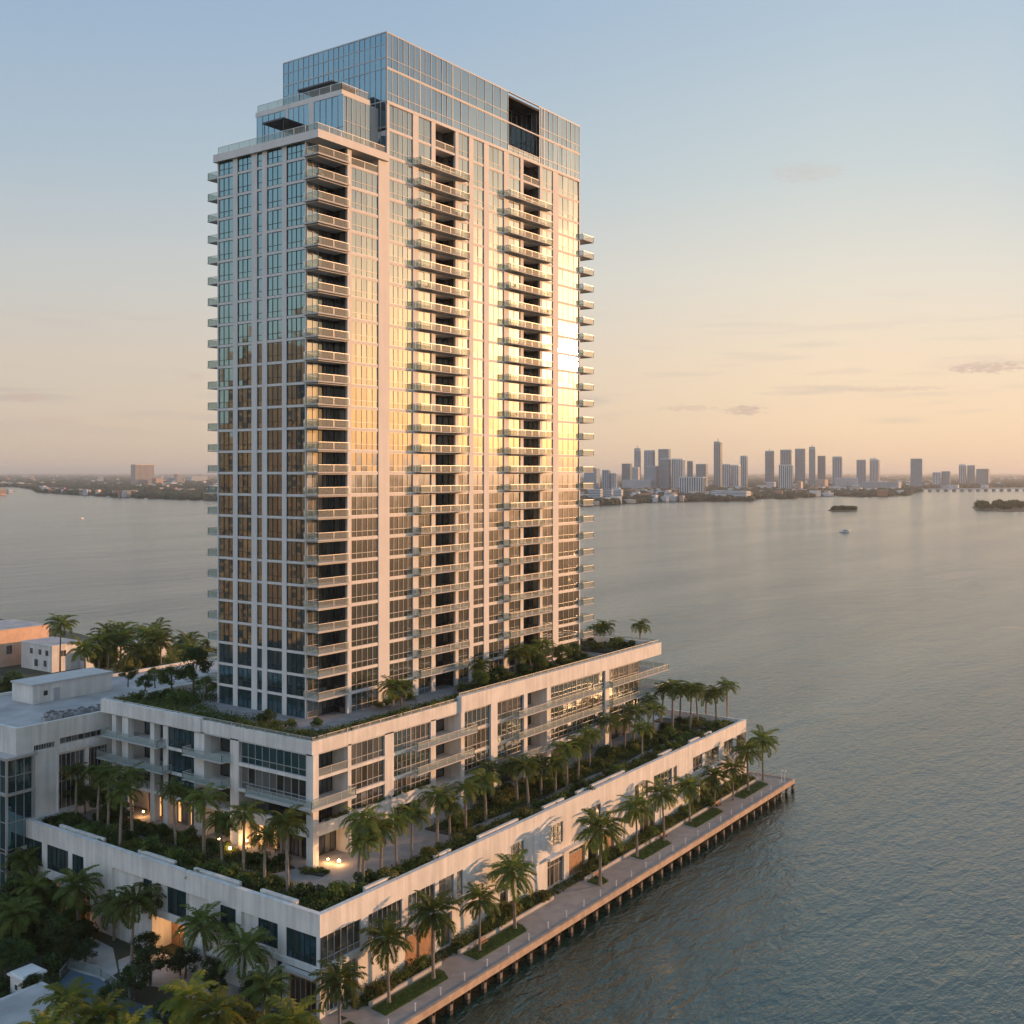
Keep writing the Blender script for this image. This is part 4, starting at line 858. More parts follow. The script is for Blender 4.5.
for a in [(339, 1035, 980, PM + 'at the glass corner of the base building, nearest the forecourt'), (389, 1003, 938, PM + 'first one in the first lawn strip'), (433.5, 979, 911, PM + 'second along, at the right end of its lawn'), (479.7, 951, 899, PM + 'third along, left one of the two in the long lawn'), (515, 929, 869, PM + 'fourth along, widest crown, right end of the long lawn'),
          (600, 885.5, 825, PM + 'fifth along, alone in the small lawn by the garage doors'), (637, 857, 806, PM + 'sixth along, left end of the next lawn'), (664, 841, 794, PM + 'seventh along, dense dark crown'), (690, 822, 786, PM + 'eighth along, behind the planting edge'), (714.4, 808, 776, PM + 'ninth along, in the fourth lawn'), (733, 800, 768, PM + 'tenth along, close to the wall'),
          (748, 791, 750, PM + 'second from the far end'), (763, 780, 740, PM + 'tall last one at the far end over the water')]:
    palm(a[0], a[1], a[2], a[3], 'coconut', GZ, wide=1.0)
GD = 'garden palm below the shaded wall, '
for a in [(78, 938, 882, GD + 'beside the glowing wall lamp'), (132, 962, 902, GD + 'left of the lit entrance'), (114, 940, 905, GD + 'thin one with its trunk showing at the path'), (27, 905, 858, GD + 'far left under the parapet end'), (206, 986, 921, GD + 'right of the lit entrance, trunk in full view'),
          (244, 1010, 944, GD + 'in front of the recessed wall panel'), (262, 1035, 985, GD + 'in front of the timber glass corner'), (30, 935, 890, GD + 'second from the far left'), (14, 960, 915, GD + 'lowest one at the frame edge by the hut'), (160, 905 + 40, 890, GD + 'dark one over the long recess')]:
    palm(a[0], a[1], a[2], a[3], 'coconut', GZ)
YW = 'yellow green foreground palm, '
for a in [(66, 1062, 998, YW + 'left one, above the pale annex roof'), (98, 1085, 1016, YW + 'second from the left, low at the frame edge'), (182, 1068, 996, YW + 'tallest of the middle pair'), (222, 1085, 1014, YW + 'right of the middle pair'), (130, 1100, 1030, YW + 'cut by the frame between left and middle ones'), (285, 1100, 1022, YW + 'rightmost one below the timber glass corner'), (40, 1100, 1030, YW + 'at the far left frame corner')]:
    palm(a[0], a[1], a[2], a[3], 'yellow', GZ)
for a in [(120, 850, 792, SH + 'leaning over the parapet left of the tall one'), (222, 872, 822, SH + 'low crown left of the glowing lamps'), (265, 890, 838, SH + 'low crown before the tallest one'), ]:
    palm(a[0], a[1], a[2], a[3])
for a in [(578, 782, 744, SU + 'dark crown below the wide stack'), (633, 748, 712, SU + 'behind the slim one at the parapet bed'), (648, 736, 700, SU + 'taller crown behind the balcony ends'), (716, 722, 694, SU + 'short one just left of the last at the end'), (698, 727, 690, SU + 'tall crown in the far end group')]:
    palm(a[0], a[1], a[2], a[3])
# palms on the podium roof
RF = 'small palm on the podium roof garden, '
for a in [(640, 641, 628, RF + 'alone at the far end against the water'), (604, 641, 629, RF + 'pair of crowns beside the last tower balconies'), (597, 642, 632, RF + 'lower crown against the last tower balconies'), (401, 707, 689, RF + 'short one at the second wide pier'), (393, 709, 690, RF + 'left of the short one at the wide pier'),
          (516, 677, 655, RF + 'dark one beside the second stack'), (544, 668, 648, RF + 'left of the tall pier shrubs'), (531, 673, 654, RF + 'between the two dark clumps'), (479, 686, 668, RF + 'above the parapet step')]:
    palm(a[0], a[1], a[2], a[3], 'royal', DECK)
for i, (px, cy, d) in enumerate([(60, 622, 335), (98, 641, 318), (108, 634, 335), (120, 636, 326), (121, 630, 345), (147, 634, 325), (156, 631, 340), (163, 640, 320), (186, 641, 330), (191, 652, 310), (140, 648, 305), (85, 648, 310)]):
    zc = H - (cy - CY) / F * d
    palm(0, 0, 0, 'palm standing alone in front of the water, left of the far palm grove' if i == 0 else 'palm in the sunlit grove at the water behind the neighbouring roofs', 'coconut', GZ, None if i == 0 else 'palms of the grove at the water', xy=depth_point(px, d), hh=zc - GZ, wide=1.25)

# leafy shrubs and broadleaf trees
def leaf_blob(mb, rr, c, r, n, m, sz=.28, flat=.8):
    for _ in range(n):
        u = rr.uniform(-1, 1); a = rr.uniform(0, 6.283); q = math.sqrt(1 - u * u); rad = r * (rr.random() ** .28)
        p = Vector((c[0] + rad * q * math.cos(a), c[1] + rad * q * math.sin(a), c[2] + rad * u * flat)); nrm = Vector((q * math.cos(a), q * math.sin(a), u + .3)) + Vector((rr.uniform(-1, 1), rr.uniform(-1, 1), rr.uniform(-1, 1))) * .7
        nrm.normalize(); t = nrm.orthogonal().normalized(); b = nrm.cross(t); an = rr.uniform(0, 6.28); t, b = t * math.cos(an) + b * math.sin(an), b * math.cos(an) - t * math.sin(an); s_ = sz * rr.uniform(.6, 1.3)
        mb.face([tuple(p - t * s_), tuple(p + b * s_ * .45), tuple(p + t * s_), tuple(p - b * s_ * .45)], m)
def shrub_mesh(seed, m, spiky=False):
    rr = random.Random(seed); mb = MB()
    if spiky:
        for i in range(34): frond(mb, rr, (rr.uniform(-.15, .15), rr.uniform(-.15, .15), .1), rr.uniform(0, 6.28), rr.uniform(.5, 1.4), rr.uniform(.9, 1.3), rr.uniform(.9, 1.6), m, 6, .6)
        return mb.data('shrub')
    for i in range(9):
        a = rr.uniform(0, 6.28); r0 = rr.uniform(0, .62); leaf_blob(mb, rr, (r0 * math.cos(a), r0 * math.sin(a), rr.uniform(.35, .85)), rr.uniform(.3, .52), 75, m, .13)
    return mb.data('shrub')
SHR = {'leaf': [shrub_mesh(s_, 'leaf') for s_ in (1, 2, 3)], 'leaf_dark': [shrub_mesh(s_, 'leaf_dark') for s_ in (4, 5)], 'leaf_olive': [shrub_mesh(6, 'leaf_olive')], 'spiky': [shrub_mesh(7, 'palm_leaf', True), shrub_mesh(8, 'palm_leaf', True)]}
rs = random.Random(21)
def shrub(x, y, z, label, group, s=1., kind=None):
    k = kind or rs.choice(('leaf', 'leaf', 'leaf_dark', 'leaf_olive', 'spiky')); o = bpy.data.objects.new('shrub', rs.choice(SHR[k])); COL.objects.link(o)
    o.location = (x, y, z); o.rotation_euler.z = rs.uniform(0, 6.28); s *= rs.uniform(.8, 1.25); o.scale = (s, s, s * rs.uniform(.75, 1.15)); return tag(o, label, 'shrub', group)
def tree_proto(seed, m, h=7., r=3.2, n=26):
    rr = random.Random(seed); s = MB(); s.tube([(0, 0, 0), (.1, 0, h * .25), (.05, .1, h * .5), (0, .05, h * .72)], [.26, .2, .16, .07], 'bark_dark', 7)
    cs = []
    for i in range(n):
        a = rr.uniform(0, 6.28); u = rr.uniform(-.7, 1); q = math.sqrt(max(0, 1 - u * u)); rad = r * rr.uniform(.45, .85); cs.append((rad * q * math.cos(a), rad * q * math.sin(a), h * .66 + u * r * .62, r * rr.uniform(.24, .42)))
    for cc in cs[:9]: s.tube([(0, 0, h * rr.uniform(.3, .55)), (cc[0] * .5, cc[1] * .5, cc[2] * .8), cc[:3]], [.10, .06, .02], 'bark_dark', 5)
    c = MB()
    for cc in cs: leaf_blob(c, rr, cc[:3], cc[3], 130, m, .21, .8)
    return s.data('trunk'), c.data('crown')
TRP = [tree_proto(31, 'leaf'), tree_proto(32, 'leaf_dark'), tree_proto(33, 'leaf_dark', 6.2, 3.4), tree_proto(34, 'leaf_olive', 6.6, 3.)]
def tree(x, y, z, h, label, group=None, v=None, wide=1.):
    t = thing('tree', (x, y, z), label, 'tree', group); tr, c = TRP[rs.randrange(4) if v is None else v]
    for nm, me in (('trunk', tr), ('crown', c)):
        o = bpy.data.objects.new(nm, me); COL.objects.link(o); o.parent = t
    k = h / 8.2; t.scale = (k * wide, k * wide, k); t.rotation_euler.z = rs.uniform(0, 6.28)
# terrace beds and their plants
bedR = [(97, 95.4), (214, 95.4)] + [(214 - i * 4.2, 98.4 + .9 * math.sin(i * 1.1) + .5 * math.sin(i * .37)) for i in range(28)]
bed(bedR)
bedM = [(128 + i * 4., 101.0 + .6 * math.sin(i * .9)) for i in range(22)] + [(216, 101.5), (216, 112), (212, 112), (211.6, 106.8)] + [(208 - i * 5.0, 106.0 + .5 * math.sin(i * 1.7)) for i in range(17)]
bed(bedM)
bedL = [(95.4, 97), (95.4, 155.5)] + [(99.6 + .7 * math.sin(i * 1.3), 155.5 - i * 3.1) for i in range(19)]
bed(bedL)
bedL2 = [(101.3, 112), (105.2, 110.5), (105.6, 128), (105.2, 150), (102, 152), (101.0, 130)]
bed(bedL2)
bed([gp(*p, TZ) for p in ((298, 869), (305, 874), (322, 877), (330, 872), (318, 870), (308, 868))])
for i in range(62):
    x = rs.uniform(99, 217); y = rs.uniform(95.9, 98.5); shrub(x, y, TZ + .15, 'leafy shrub in the strip of planting along the sunlit terrace parapet', 'shrubs along the sunlit parapet', rs.uniform(1.0, 1.8))
for i in range(52):
    x = rs.uniform(129, 215); y = rs.uniform(101.6, 106); shrub(x, y, TZ + .15, 'leafy shrub in the planted middle of the sunlit terrace', 'shrubs in the middle of the sunlit terrace', rs.uniform(1.1, 2.1))
for i in range(46):
    y = rs.uniform(97.5, 155); x = rs.uniform(95.8, 99.6); shrub(x, y, TZ + .15, 'leafy shrub in the planting along the shaded terrace parapet', 'shrubs along the shaded parapet', rs.uniform(1.1, 1.9), rs.choice(('leaf', 'leaf_dark', 'leaf', 'spiky')))
for i in range(20):
    y = rs.uniform(112, 151); x = rs.uniform(101.6, 105); shrub(x, y, TZ + .15, 'leafy shrub in the shaded bed nearest the podium shopfronts', 'shrubs in the shaded shopfront bed', rs.uniform(.9, 1.5), rs.choice(('leaf', 'leaf_dark')))
for i, (px, py) in enumerate(((486, 802), (497, 800), (507, 797))): x, y = gp(px, py, TZ); shrub(x, y, TZ, 'round dark clipped shrub in front of the podium, one of three together', 'three round dark terrace shrubs', 1.9, 'leaf_dark')
x, y = gp(339, 900, TZ); shrub(x, y, TZ, 'tall rounded shrub at the terrace corner beside the paved yard', None, 2.1, 'leaf')
for i in range(0):
    x, y = gp(302 + i * 2.2, 873 + (i % 3), TZ); shrub(x, y, TZ + .1, 'low green plant in the small curved bed outside the corner lobby', 'plants of the small lobby bed', .5, 'leaf')
# ledge planting under the corner balcony
for i in range(0):
    y = 109.2 + i * 1.1; shrub(PX + .1, y, 19.4, 'trailing plant on the ledge under the corner balcony, shaded side', 'plants on the shaded ledge', .55)
for i in range(0):
    x = 108 + i * 1.1; shrub(x, PY + .1, 19.4, 'trailing plant on the ledge under the corner balcony, sunlit side', 'plants on the sunlit ledge', .5)
# roof garden
for a, b, c_, d in ((107.6, 109.6, 108.9 + .6, 156), ): pass
mm = MB(); mm.box(107.4, 109.6, 111.2, 155.5, DECK, DECK + 1.1, 'soil'); mm.box(107.4, PE - .8, 109.5, 111.2, DECK, DECK + 1.3, 'soil'); mm.box(150, 190, 113.2, 117.5, DECK, DECK + .5, 'soil'); mm.box(199, 210.5, 114, 150, DECK, DECK + .5, 'soil'); mm.box(110.5, 118, 146, 155, DECK, DECK + .5, 'soil'); tag(mm.build('planting_bed'), kind='structure')
for i in range(0): shrub(rs.uniform(107.7, 109.2), rs.uniform(111, 155), DECK + .75, 'low plant in the shaded edge bed of the podium roof', 'plants of the shaded roof edge', rs.uniform(.4, .8))
for i in range(0): shrub(rs.uniform(109, 209), rs.uniform(109.7, 111), DECK + .75, 'low plant in the sunlit edge bed of the podium roof', 'plants of the sunlit roof edge', rs.uniform(.4, .75))
for i in range(15): shrub(rs.uniform(150, 190), rs.uniform(113.5, 117), DECK + .4, 'taller shrub at the foot of the tower, along its sunlit face', 'shrubs at the foot of the sunlit facade', rs.uniform(1.1, 2.2))
for i in range(12): shrub(rs.uniform(199, 210), rs.uniform(114, 135), DECK + .4, 'shrub on the far end of the podium roof beside the tower', 'shrubs on the far end of the podium roof', rs.uniform(1, 1.9))
for i in range(12): shrub(rs.uniform(110.5, 118), rs.uniform(146, 155), DECK + .4, 'shrub on the roof garden corner nearest the neighbouring roof', 'shrubs on the shaded roof corner', rs.uniform(.9, 1.6))
for px, py, h, lab in ((172, 694, 5.5, 'roof tree just left of the dense dark one'), (206, 700, 4.6, 'roof tree at the tower foot below the end balconies'), (145, 694, 3.6, 'low roof tree between the two small ones'), (268, 727, 3.0, 'little roof tree nearest the shaded tower face'), (562, 666, 4.8, 'roof tree at the last wide pier of the tower'), (574, 661, 4.2, 'roof tree right of the last wide pier'), (500, 684, 3.8, 'roof tree between two small roof palms')):
    x, y = gp(px, py, DECK); x = max(x, PX + 2); tree(x, y, DECK, h, lab, None, 0 if h > 4 else 1, 1.2)
for i, (px, py) in enumerate(((262, 724), (275, 726), (290, 728), (318, 727), (380, 709), (388, 706), (396, 702), (410, 700))): x, y = gp(px, py, DECK); shrub(x, y, DECK, 'rounded roof shrub close to the tower corner', 'rounded shrubs around the tower corner', 1.3)
x, y = gp(194, 696, DECK); tree(x, y, DECK, 9.5, 'dense dark tree on the podium roof left of the tower', None, 1, .85)
x, y = gp(155, 688, DECK); tree(x, y, DECK, 4.2, 'small thin roof tree nearest the plant room', None, 0)
x, y = gp(128, 687, DECK); tree(x, y, DECK, 4.6, 'small roof tree at the far left of the roof garden', None, 3)
x, y = gp(540, 676, DECK); tree(x, y, DECK, 4.6, 'small sunlit tree at the foot of the tower by the second balcony stack', None, 0)
x, y = gp(480, 692, DECK); tree(x, y, DECK, 4.2, 'small sunlit tree above the parapet step', None, 0)
# planting bed between promenade and wall
for i in range(46):
    x = rs.uniform(100, 219); y = rs.uniform(92.4, 93.5)
    if 112.5 < x < 118.2 or 140 < x < 151: continue
    shrub(x, y, GZ, 'green shrub in the bed between the promenade and the sunlit wall', 'shrubs along the promenade wall', rs.uniform(1.2, 2.1), rs.choice(('leaf', 'leaf', 'spiky', 'leaf_olive')))
# garden trees on the shaded side, thick under the wall
PATHS = [(86, 934, 118, 972), (118, 948, 236, 1024), (60, 960, 168, 1030), (8, 955, 50, 1000)]
rg = random.Random(77); cnt = 0
GT = [(135, 1000, 5.2, 'big round dark tree between the forecourt path and the basin', 2), (196, 968, 4.0, 'dark rounded tree to the right of the lit entrance', 1), (57, 962, 6.5, 'dark tree behind the basin, left of the path', 1), (20, 925, 8., 'tall dark tree at the frame edge behind the palms', 1), (40, 950, 7., 'dark tree between the hut and the shaded wall', 2), (98, 925, 5., 'tree close under the first recess of the shaded wall', 0),
      (8, 890, 9., 'tall dark tree left of the base building end', 1), (10, 850, 9., 'tree in front of the glass annex', 0), (30, 838, 8., 'tree at the foot of the annex windows', 1), (5, 985, 6.5, 'tree right beside the hut at the frame edge', 1), (20, 975, 5, 'small tree behind the hut roof', 0), (70, 925, 5.2, 'tree against the wall by the glowing lamp', 0), (216, 1000, 4.4, 'small tree left of the recessed panel', 1), (236, 975, 4.6, 'tree under the window of the shaded wall', 2),
      (115, 1012, 4.5, 'small dark tree at the right rim of the basin', 2), (0, 870, 9.5, 'tree behind the farthest garden palms', 2), (165, 1035, 4.5, 'small tree in front of the forecourt', 1), (250, 1040, 5, 'small tree beside the timber glass corner', 3)]
for px, py, h, lab, v in GT:
    x, y = gp(px, py, GZ); x = min(x, BX - 2.2) if y < 157 else x; tree(x, y, GZ, h, lab, None, v, 1.1)
for i in range(85):
    px, py = rg.uniform(-10, 320), rg.uniform(885, 1040)
    if any(a < px < c and b < py < d for a, b, c, d in PATHS): continue
    x, y = gp(px, py, GZ)
    if x > BX - 1.3: continue
    shrub(x, y, GZ, 'dark green shrub in the shaded garden below the base building', 'shrubs of the shaded garden', rg.uniform(1.5, 2.8), rg.choice(('leaf', 'leaf_dark', 'leaf_dark')))
for i, (px, py, h) in enumerate([(72, 812, 8), (85, 815, 7), (100, 818, 8), (112, 822, 6.5), (60, 808, 7), (125, 826, 5.5)]):
    x, y = gp(px, py, TZ); x = min(max(x, BX + 3), PX - 2.5); tree(x, y, TZ, h * .75, 'dark terrace tree before the neighbouring building, ' + ('second from the left', 'third from the left', 'fourth from the left', 'fifth from the left', 'leftmost of the row', 'rightmost of the row')[i], None, (1, 0, 1, 2, 0, 1)[i])
xt = [(150, 985, 5.5, 'dark tree crowding the left edge of the forecourt'), (104, 905, 5.5, 'bushy tree under the long recess of the shaded wall'), (186, 945, 4.4, 'bushy tree hugging the wall between two windows'), (225, 960, 4.6, 'dark tree in the corner beside the recessed panel'), (268, 1000, 4.6, 'bushy tree left of the timber glass corner'), (60, 900, 6.5, 'dark tree beneath the third shaded window'), (20, 870, 8, 'dark tree crowding the far end of the shaded wall'), (85, 965, 4, 'low dark tree at the back rim of the basin'), (45, 920, 6, 'dark tree between two garden palms at the far left'), (0, 940, 7, 'dark tree cut by the frame edge above the hut'), (20, 800, 8, 'tall tree against the glass annex'), (62, 868, 5, 'tree tucked under the fourth shaded window'), (35, 1000, 3.6, 'small bushy tree right of the hut')]
for j, (px, py, h, lab) in enumerate(xt):
    x, y = gp(px, py, GZ); x = min(x, BX - 2.4) if y < 157 else x; tree(x, y, GZ, h, lab, None, (1, 0, 1, 2)[j % 4], 1.25)
# trees of the low town on the left
for i in range(40):
    if i < 16: px = rg.uniform(-14, 92); d = rg.uniform(262, 318); top = rg.uniform(664, 676) if px < 40 else rg.uniform(670, 678)
    else: px = rg.uniform(84, 214); d = rg.uniform(300, 395); top = rg.uniform(636, 654) if px > 95 else rg.uniform(648, 660)
    x, y = depth_point(px, d); h = H - (top - CY) / F * d - GZ
    tree(x, y, GZ, h, 'bushy tree in front of the white house at the far left' if i < 16 else 'bushy tree of the grove at the water behind the neighbouring roofs', 'trees before the white house' if i < 16 else 'trees of the grove at the water', rg.choice((0, 3, 3, 1)), .8)
# ground cover: leaf litter height plants, nobody could count them
gc = MB(); rc = random.Random(9)
def tuft(x, y, z, s_, m):
    for k_ in range(3):
        a = rc.uniform(0, 6.28); u = rc.uniform(.3, 1) * s_; gc.face([(x, y, z), (x + math.cos(a) * u - math.sin(a) * .08, y + math.sin(a) * u + math.cos(a) * .08, z + s_ * .7), (x + math.cos(a) * u * 1.4, y + math.sin(a) * u * 1.4, z + s_ * .5), (x + math.cos(a) * u + math.sin(a) * .08, y + math.sin(a) * u - math.cos(a) * .08, z + s_ * .7)], m)
for n_, x0, x1, y0, y1, z in ((5200, 97, 217, 95.3, 98.6, TZ + .2), (4200, 129, 216, 101.2, 106.2, TZ + .2), (3200, 95.4, 99.8, 97, 155.5, TZ + .2), (1500, 101.4, 105.3, 111, 151, TZ + .2), (4200, 98, 218.5, 92.1, 94.2, GZ), (1600, 107.4, 109.4, 111, 155.5, DECK + .9), (3000, 109, 210, 109.5, 111.2, DECK + .9), (1200, 150, 190, 113.3, 117.4, DECK + .5), (1000, 199.2, 210.4, 114, 149, DECK + .5), (700, 110.6, 118, 146, 155, DECK + .5)):
    for i in range(n_): tuft(rc.uniform(x0, x1), rc.uniform(y0, y1), z - .03, rc.uniform(.18, .5), rc.choice(('leaf', 'leaf_dark', 'leaf_olive', 'palm_leaf')))
for i in range(4500):
    px, py = rc.uniform(-20, 325), rc.uniform(870, 1100)
    if any(a < px < c and b < py < d for a, b, c, d in PATHS): continue
    x, y = gp(px, py, GZ)
    if x < BX - .5: tuft(x, y, GZ - .05, rc.uniform(.25, .6), rc.choice(('leaf', 'leaf_dark')))
def mass(n_, x0, x1, y0, y1, z, r0, r1, k=34, ok=None):
    for i in range(n_):
        x, y = rc.uniform(x0, x1), rc.uniform(y0, y1)
        if ok and not ok(x, y): continue
        r_ = rc.uniform(r0, r1); leaf_blob(gc, rc, (x, y, z + r_ * .45), r_, k, rc.choice(('leaf', 'leaf', 'leaf_dark', 'leaf_olive', 'palm_leaf')), .17, .75)
mass(900, 97, 219, 95.2, 98.7, TZ + .2, .5, 1.05)
mass(620, 129, 218, 101.1, 106.2, TZ + .2, .5, 1.15)
mass(560, 95.3, 100.2, 97, 155.5, TZ + .2, .5, 1.1)
mass(160, 101.5, 105.2, 111, 151, TZ + .2, .4, .8)
mass(560, 100, 219.5, 92.2, 93.7, GZ + .4, .7, 1.35, ok=lambda x, y: not (112.3 < x < 118.4 or 139.7 < x < 151.2))
mass(230, 107.4, 109.7, 111, 155.5, DECK + 1.0, .4, .8)
mass(430, 108, 208, 109.4, 111.2, DECK + 1.2, .35, .75)
mass(90, 110, 117.5, 112, 118, DECK, .4, .9, ok=lambda x, y: x + y < 231 and rc.random() < .7)
mass(120, 118, 150, 111.5, 114.5, DECK, .4, .9, ok=lambda x, y: rc.random() < .6)
mass(170, 110, 116, 120, 150, DECK, .5, 1.1, ok=lambda x, y: math.sin(y * .45) + math.sin(x * .9) > -.2)
mass(110, 110, 122, 144, 155, DECK + .2, .6, 1.3)
mass(60, 110.6, 118, 146, 155, DECK + .5, .5, 1.0); mass(130, 150, 190, 113.4, 117.3, DECK + .5, .5, 1.0); mass(110, 199.2, 210.2, 114.2, 149, DECK + .5, .5, 1.1)
mass(40, 107, 107.4, 108.9 + .5, 126, 19.4, .3, .5); mass(45, 108, 134, PY + .1, PY + .35, 19.4, .3, .5)
for i in range(30): x, y = gp(rc.uniform(301, 328), rc.uniform(870.5, 875), TZ); leaf_blob(gc, rc, (x, y, TZ + .4), .35, 34, 'leaf', .14, .75)
for i in range(1800):
    px, py = rc.uniform(-20, 325), rc.uniform(880, 1090)
    if any(a < px < c and b < py < d for a, b, c, d in PATHS): continue
    x, y = gp(px, py, GZ)
    if x < BX - 1: r_ = rc.uniform(.5, 1.1); leaf_blob(gc, rc, (x, y, GZ + r_ * .4), r_, 34, rc.choice(('leaf', 'leaf_dark')), .2, .75)
tag(gc.build('ground_cover'), 'low leafy ground cover filling the planting beds', 'ground cover', kind='stuff')

# ================================================================== FAR SHORE
def fp(px, py, z=0): return gp(px, py, z)
shore = [(-260, 487), (8, 487), (18, 487.2), (34, 489.5), (40, 492.5), (60, 493.8), (85, 495.2), (112, 497), (160, 498.6), (218, 500.5), (300, 502), (420, 504), (560, 506.5), (600, 505.2), (628, 503.2), (660, 501.8), (700, 501.2), (740, 501), (752, 501.2), (754, 498.8), (790, 498.6), (820, 496.5), (834, 495.8), (870, 496.8), (905, 495.5), (917, 492), (921, 489), (1010, 487.5), (1300, 486.5)]
far_pts = [(1500, 473.15), (-500, 473.15)]
m = MB(); m.prism([fp(*p) for p in shore + far_pts], -2, 1.6, 'ground', 'ground'); tag(m.build('far_shore_land'), kind='structure')
def shore_y(px):
    for (a, b), (c, d) in zip(shore, shore[1:]):
        if a <= px <= c: return b + (d - b) * (px - a) / (c - a)
    return 487
def island(name, pts, hz):
    mm = MB(); mm.prism([fp(*p) for p in pts], -2, .9, 'ground'); return tag(mm.build(name), kind='structure')
island('island_land', [(828, 510.5), (834, 511.6), (850, 511.4), (857, 510), (850, 508.4), (834, 508.6)], 8)
island('island_land', [(972, 507), (976, 510.5), (1000, 511.5), (1060, 512), (1200, 508), (1100, 503), (1000, 503.5), (980, 505)], 8)
island('island_land', [(-60, 496), (-10, 496.5), (6, 494.5), (15, 491), (4, 489), (-60, 489)], 3)
cn = MB(); rf_ = random.Random(4)
def dome(mb, x, y, z, r, h, m, n=7):
    k = mb.mi(m); i = len(mb.v); a0 = rf_.uniform(0, 6)
    for j, (rr_, zz) in enumerate(((1, 0), (.95, .45), (.6, .85))):
        for a in range(n):
            t = a0 + 6.283 * a / n; q = rf_.uniform(.8, 1.15); mb.v.append((x + r * rr_ * q * math.cos(t), y + r * rr_ * q * math.sin(t), z + h * zz * rf_.uniform(.85, 1.1)))
    mb.v.append((x, y, z + h))
    for j in range(2):
        for a in range(n): b = (a + 1) % n; mb.f.append((i + j * n + a, i + j * n + b, i + (j + 1) * n + b, i + (j + 1) * n + a)); mb.m.append(k); mb.pane.append(0.)
    for a in range(n): mb.f.append((i + 2 * n + a, i + 2 * n + (a + 1) % n, i + 3 * n)); mb.m.append(k); mb.pane.append(0.)
for i in range(9000):
    px = rf_.uniform(-60, 1090); sy = shore_y(px); t = rf_.random() ** 1.4
    py = sy - .3 - t * (sy - 474.2)
    if 740 < px < 835 and py > 496 and rf_.random() < .6: continue
    x, y = fp(px, py, 1); d = (H - 1) * F / (py - CY); r = min(120, 5 + d * .0022); dome(cn, x, y, 1.2, r * rf_.uniform(.8, 1.5), rf_.uniform(7, 13) * (1 + d / 30000), 'far_canopy')
tag(cn.build('woodland'), 'dark low woodland covering the far shore', 'woodland', kind='stuff')
def isl_trees(label, px0, px1, py0, py1, n, h):
    mb = MB()
    for i in range(n):
        x, y = fp(rf_.uniform(px0, px1), rf_.uniform(py0, py1), .8)
        for q_ in range(3): leaf_blob(mb, rf_, (x + rf_.uniform(-2, 2), y + rf_.uniform(-2, 2), h * rf_.uniform(.3, .75)), h * .33, 40, 'leaf_dark', 1.5)
    tag(mb.build('woodland'), label, 'woodland', kind='stuff')
isl_trees('dense low trees covering the small round island', 830, 855.5, 509.3, 510.6, 34, 9)
isl_trees('dense trees covering the larger island at the frame edge', 976, 1110, 504.5, 510, 190, 13)
# suburb houses too many to count
sb = MB()
for i in range(760):
    px = rf_.uniform(-40, 1080); sy = shore_y(px); mode = rf_.random()
    if px < 135 and mode < .6: py = sy - rf_.uniform(.3, 2.6)
    elif 585 < px < 1000: py = sy - rf_.uniform(2, 16) if mode < .7 else (sy - rf_.uniform(.2, 1.) if mode > .92 else sy - rf_.uniform(4, 20))
    else: py = sy - rf_.uniform(6, 22)
    if py < 475: continue
    x, y = fp(px, py, 1.6); d = 66 * F / (py - CY); s_ = (6 + d * .0011) * rf_.uniform(.6, 1.6); h = rf_.uniform(5, 12) * (1 + d / 12000)
    a = rf_.uniform(0, 1.5); c_, q_ = math.cos(a) * s_, math.sin(a) * s_; e_ = rf_.uniform(.4, 1)
    sb.prism([(x + c_ - q_ * e_, y + q_ + c_ * e_), (x - c_ - q_ * e_, y - q_ + c_ * e_), (x - c_ + q_ * e_, y - q_ - c_ * e_), (x + c_ + q_ * e_, y + q_ - c_ * e_)], 1, h + 3, rf_.choice(('town', 'far_wall_pale', 'far_wall_pale', 'far_wall_pale', 'terracotta')), 'roofing')
tag(sb.build('suburb'), 'scattered low houses among the trees of the far shore', 'suburb', kind='stuff')
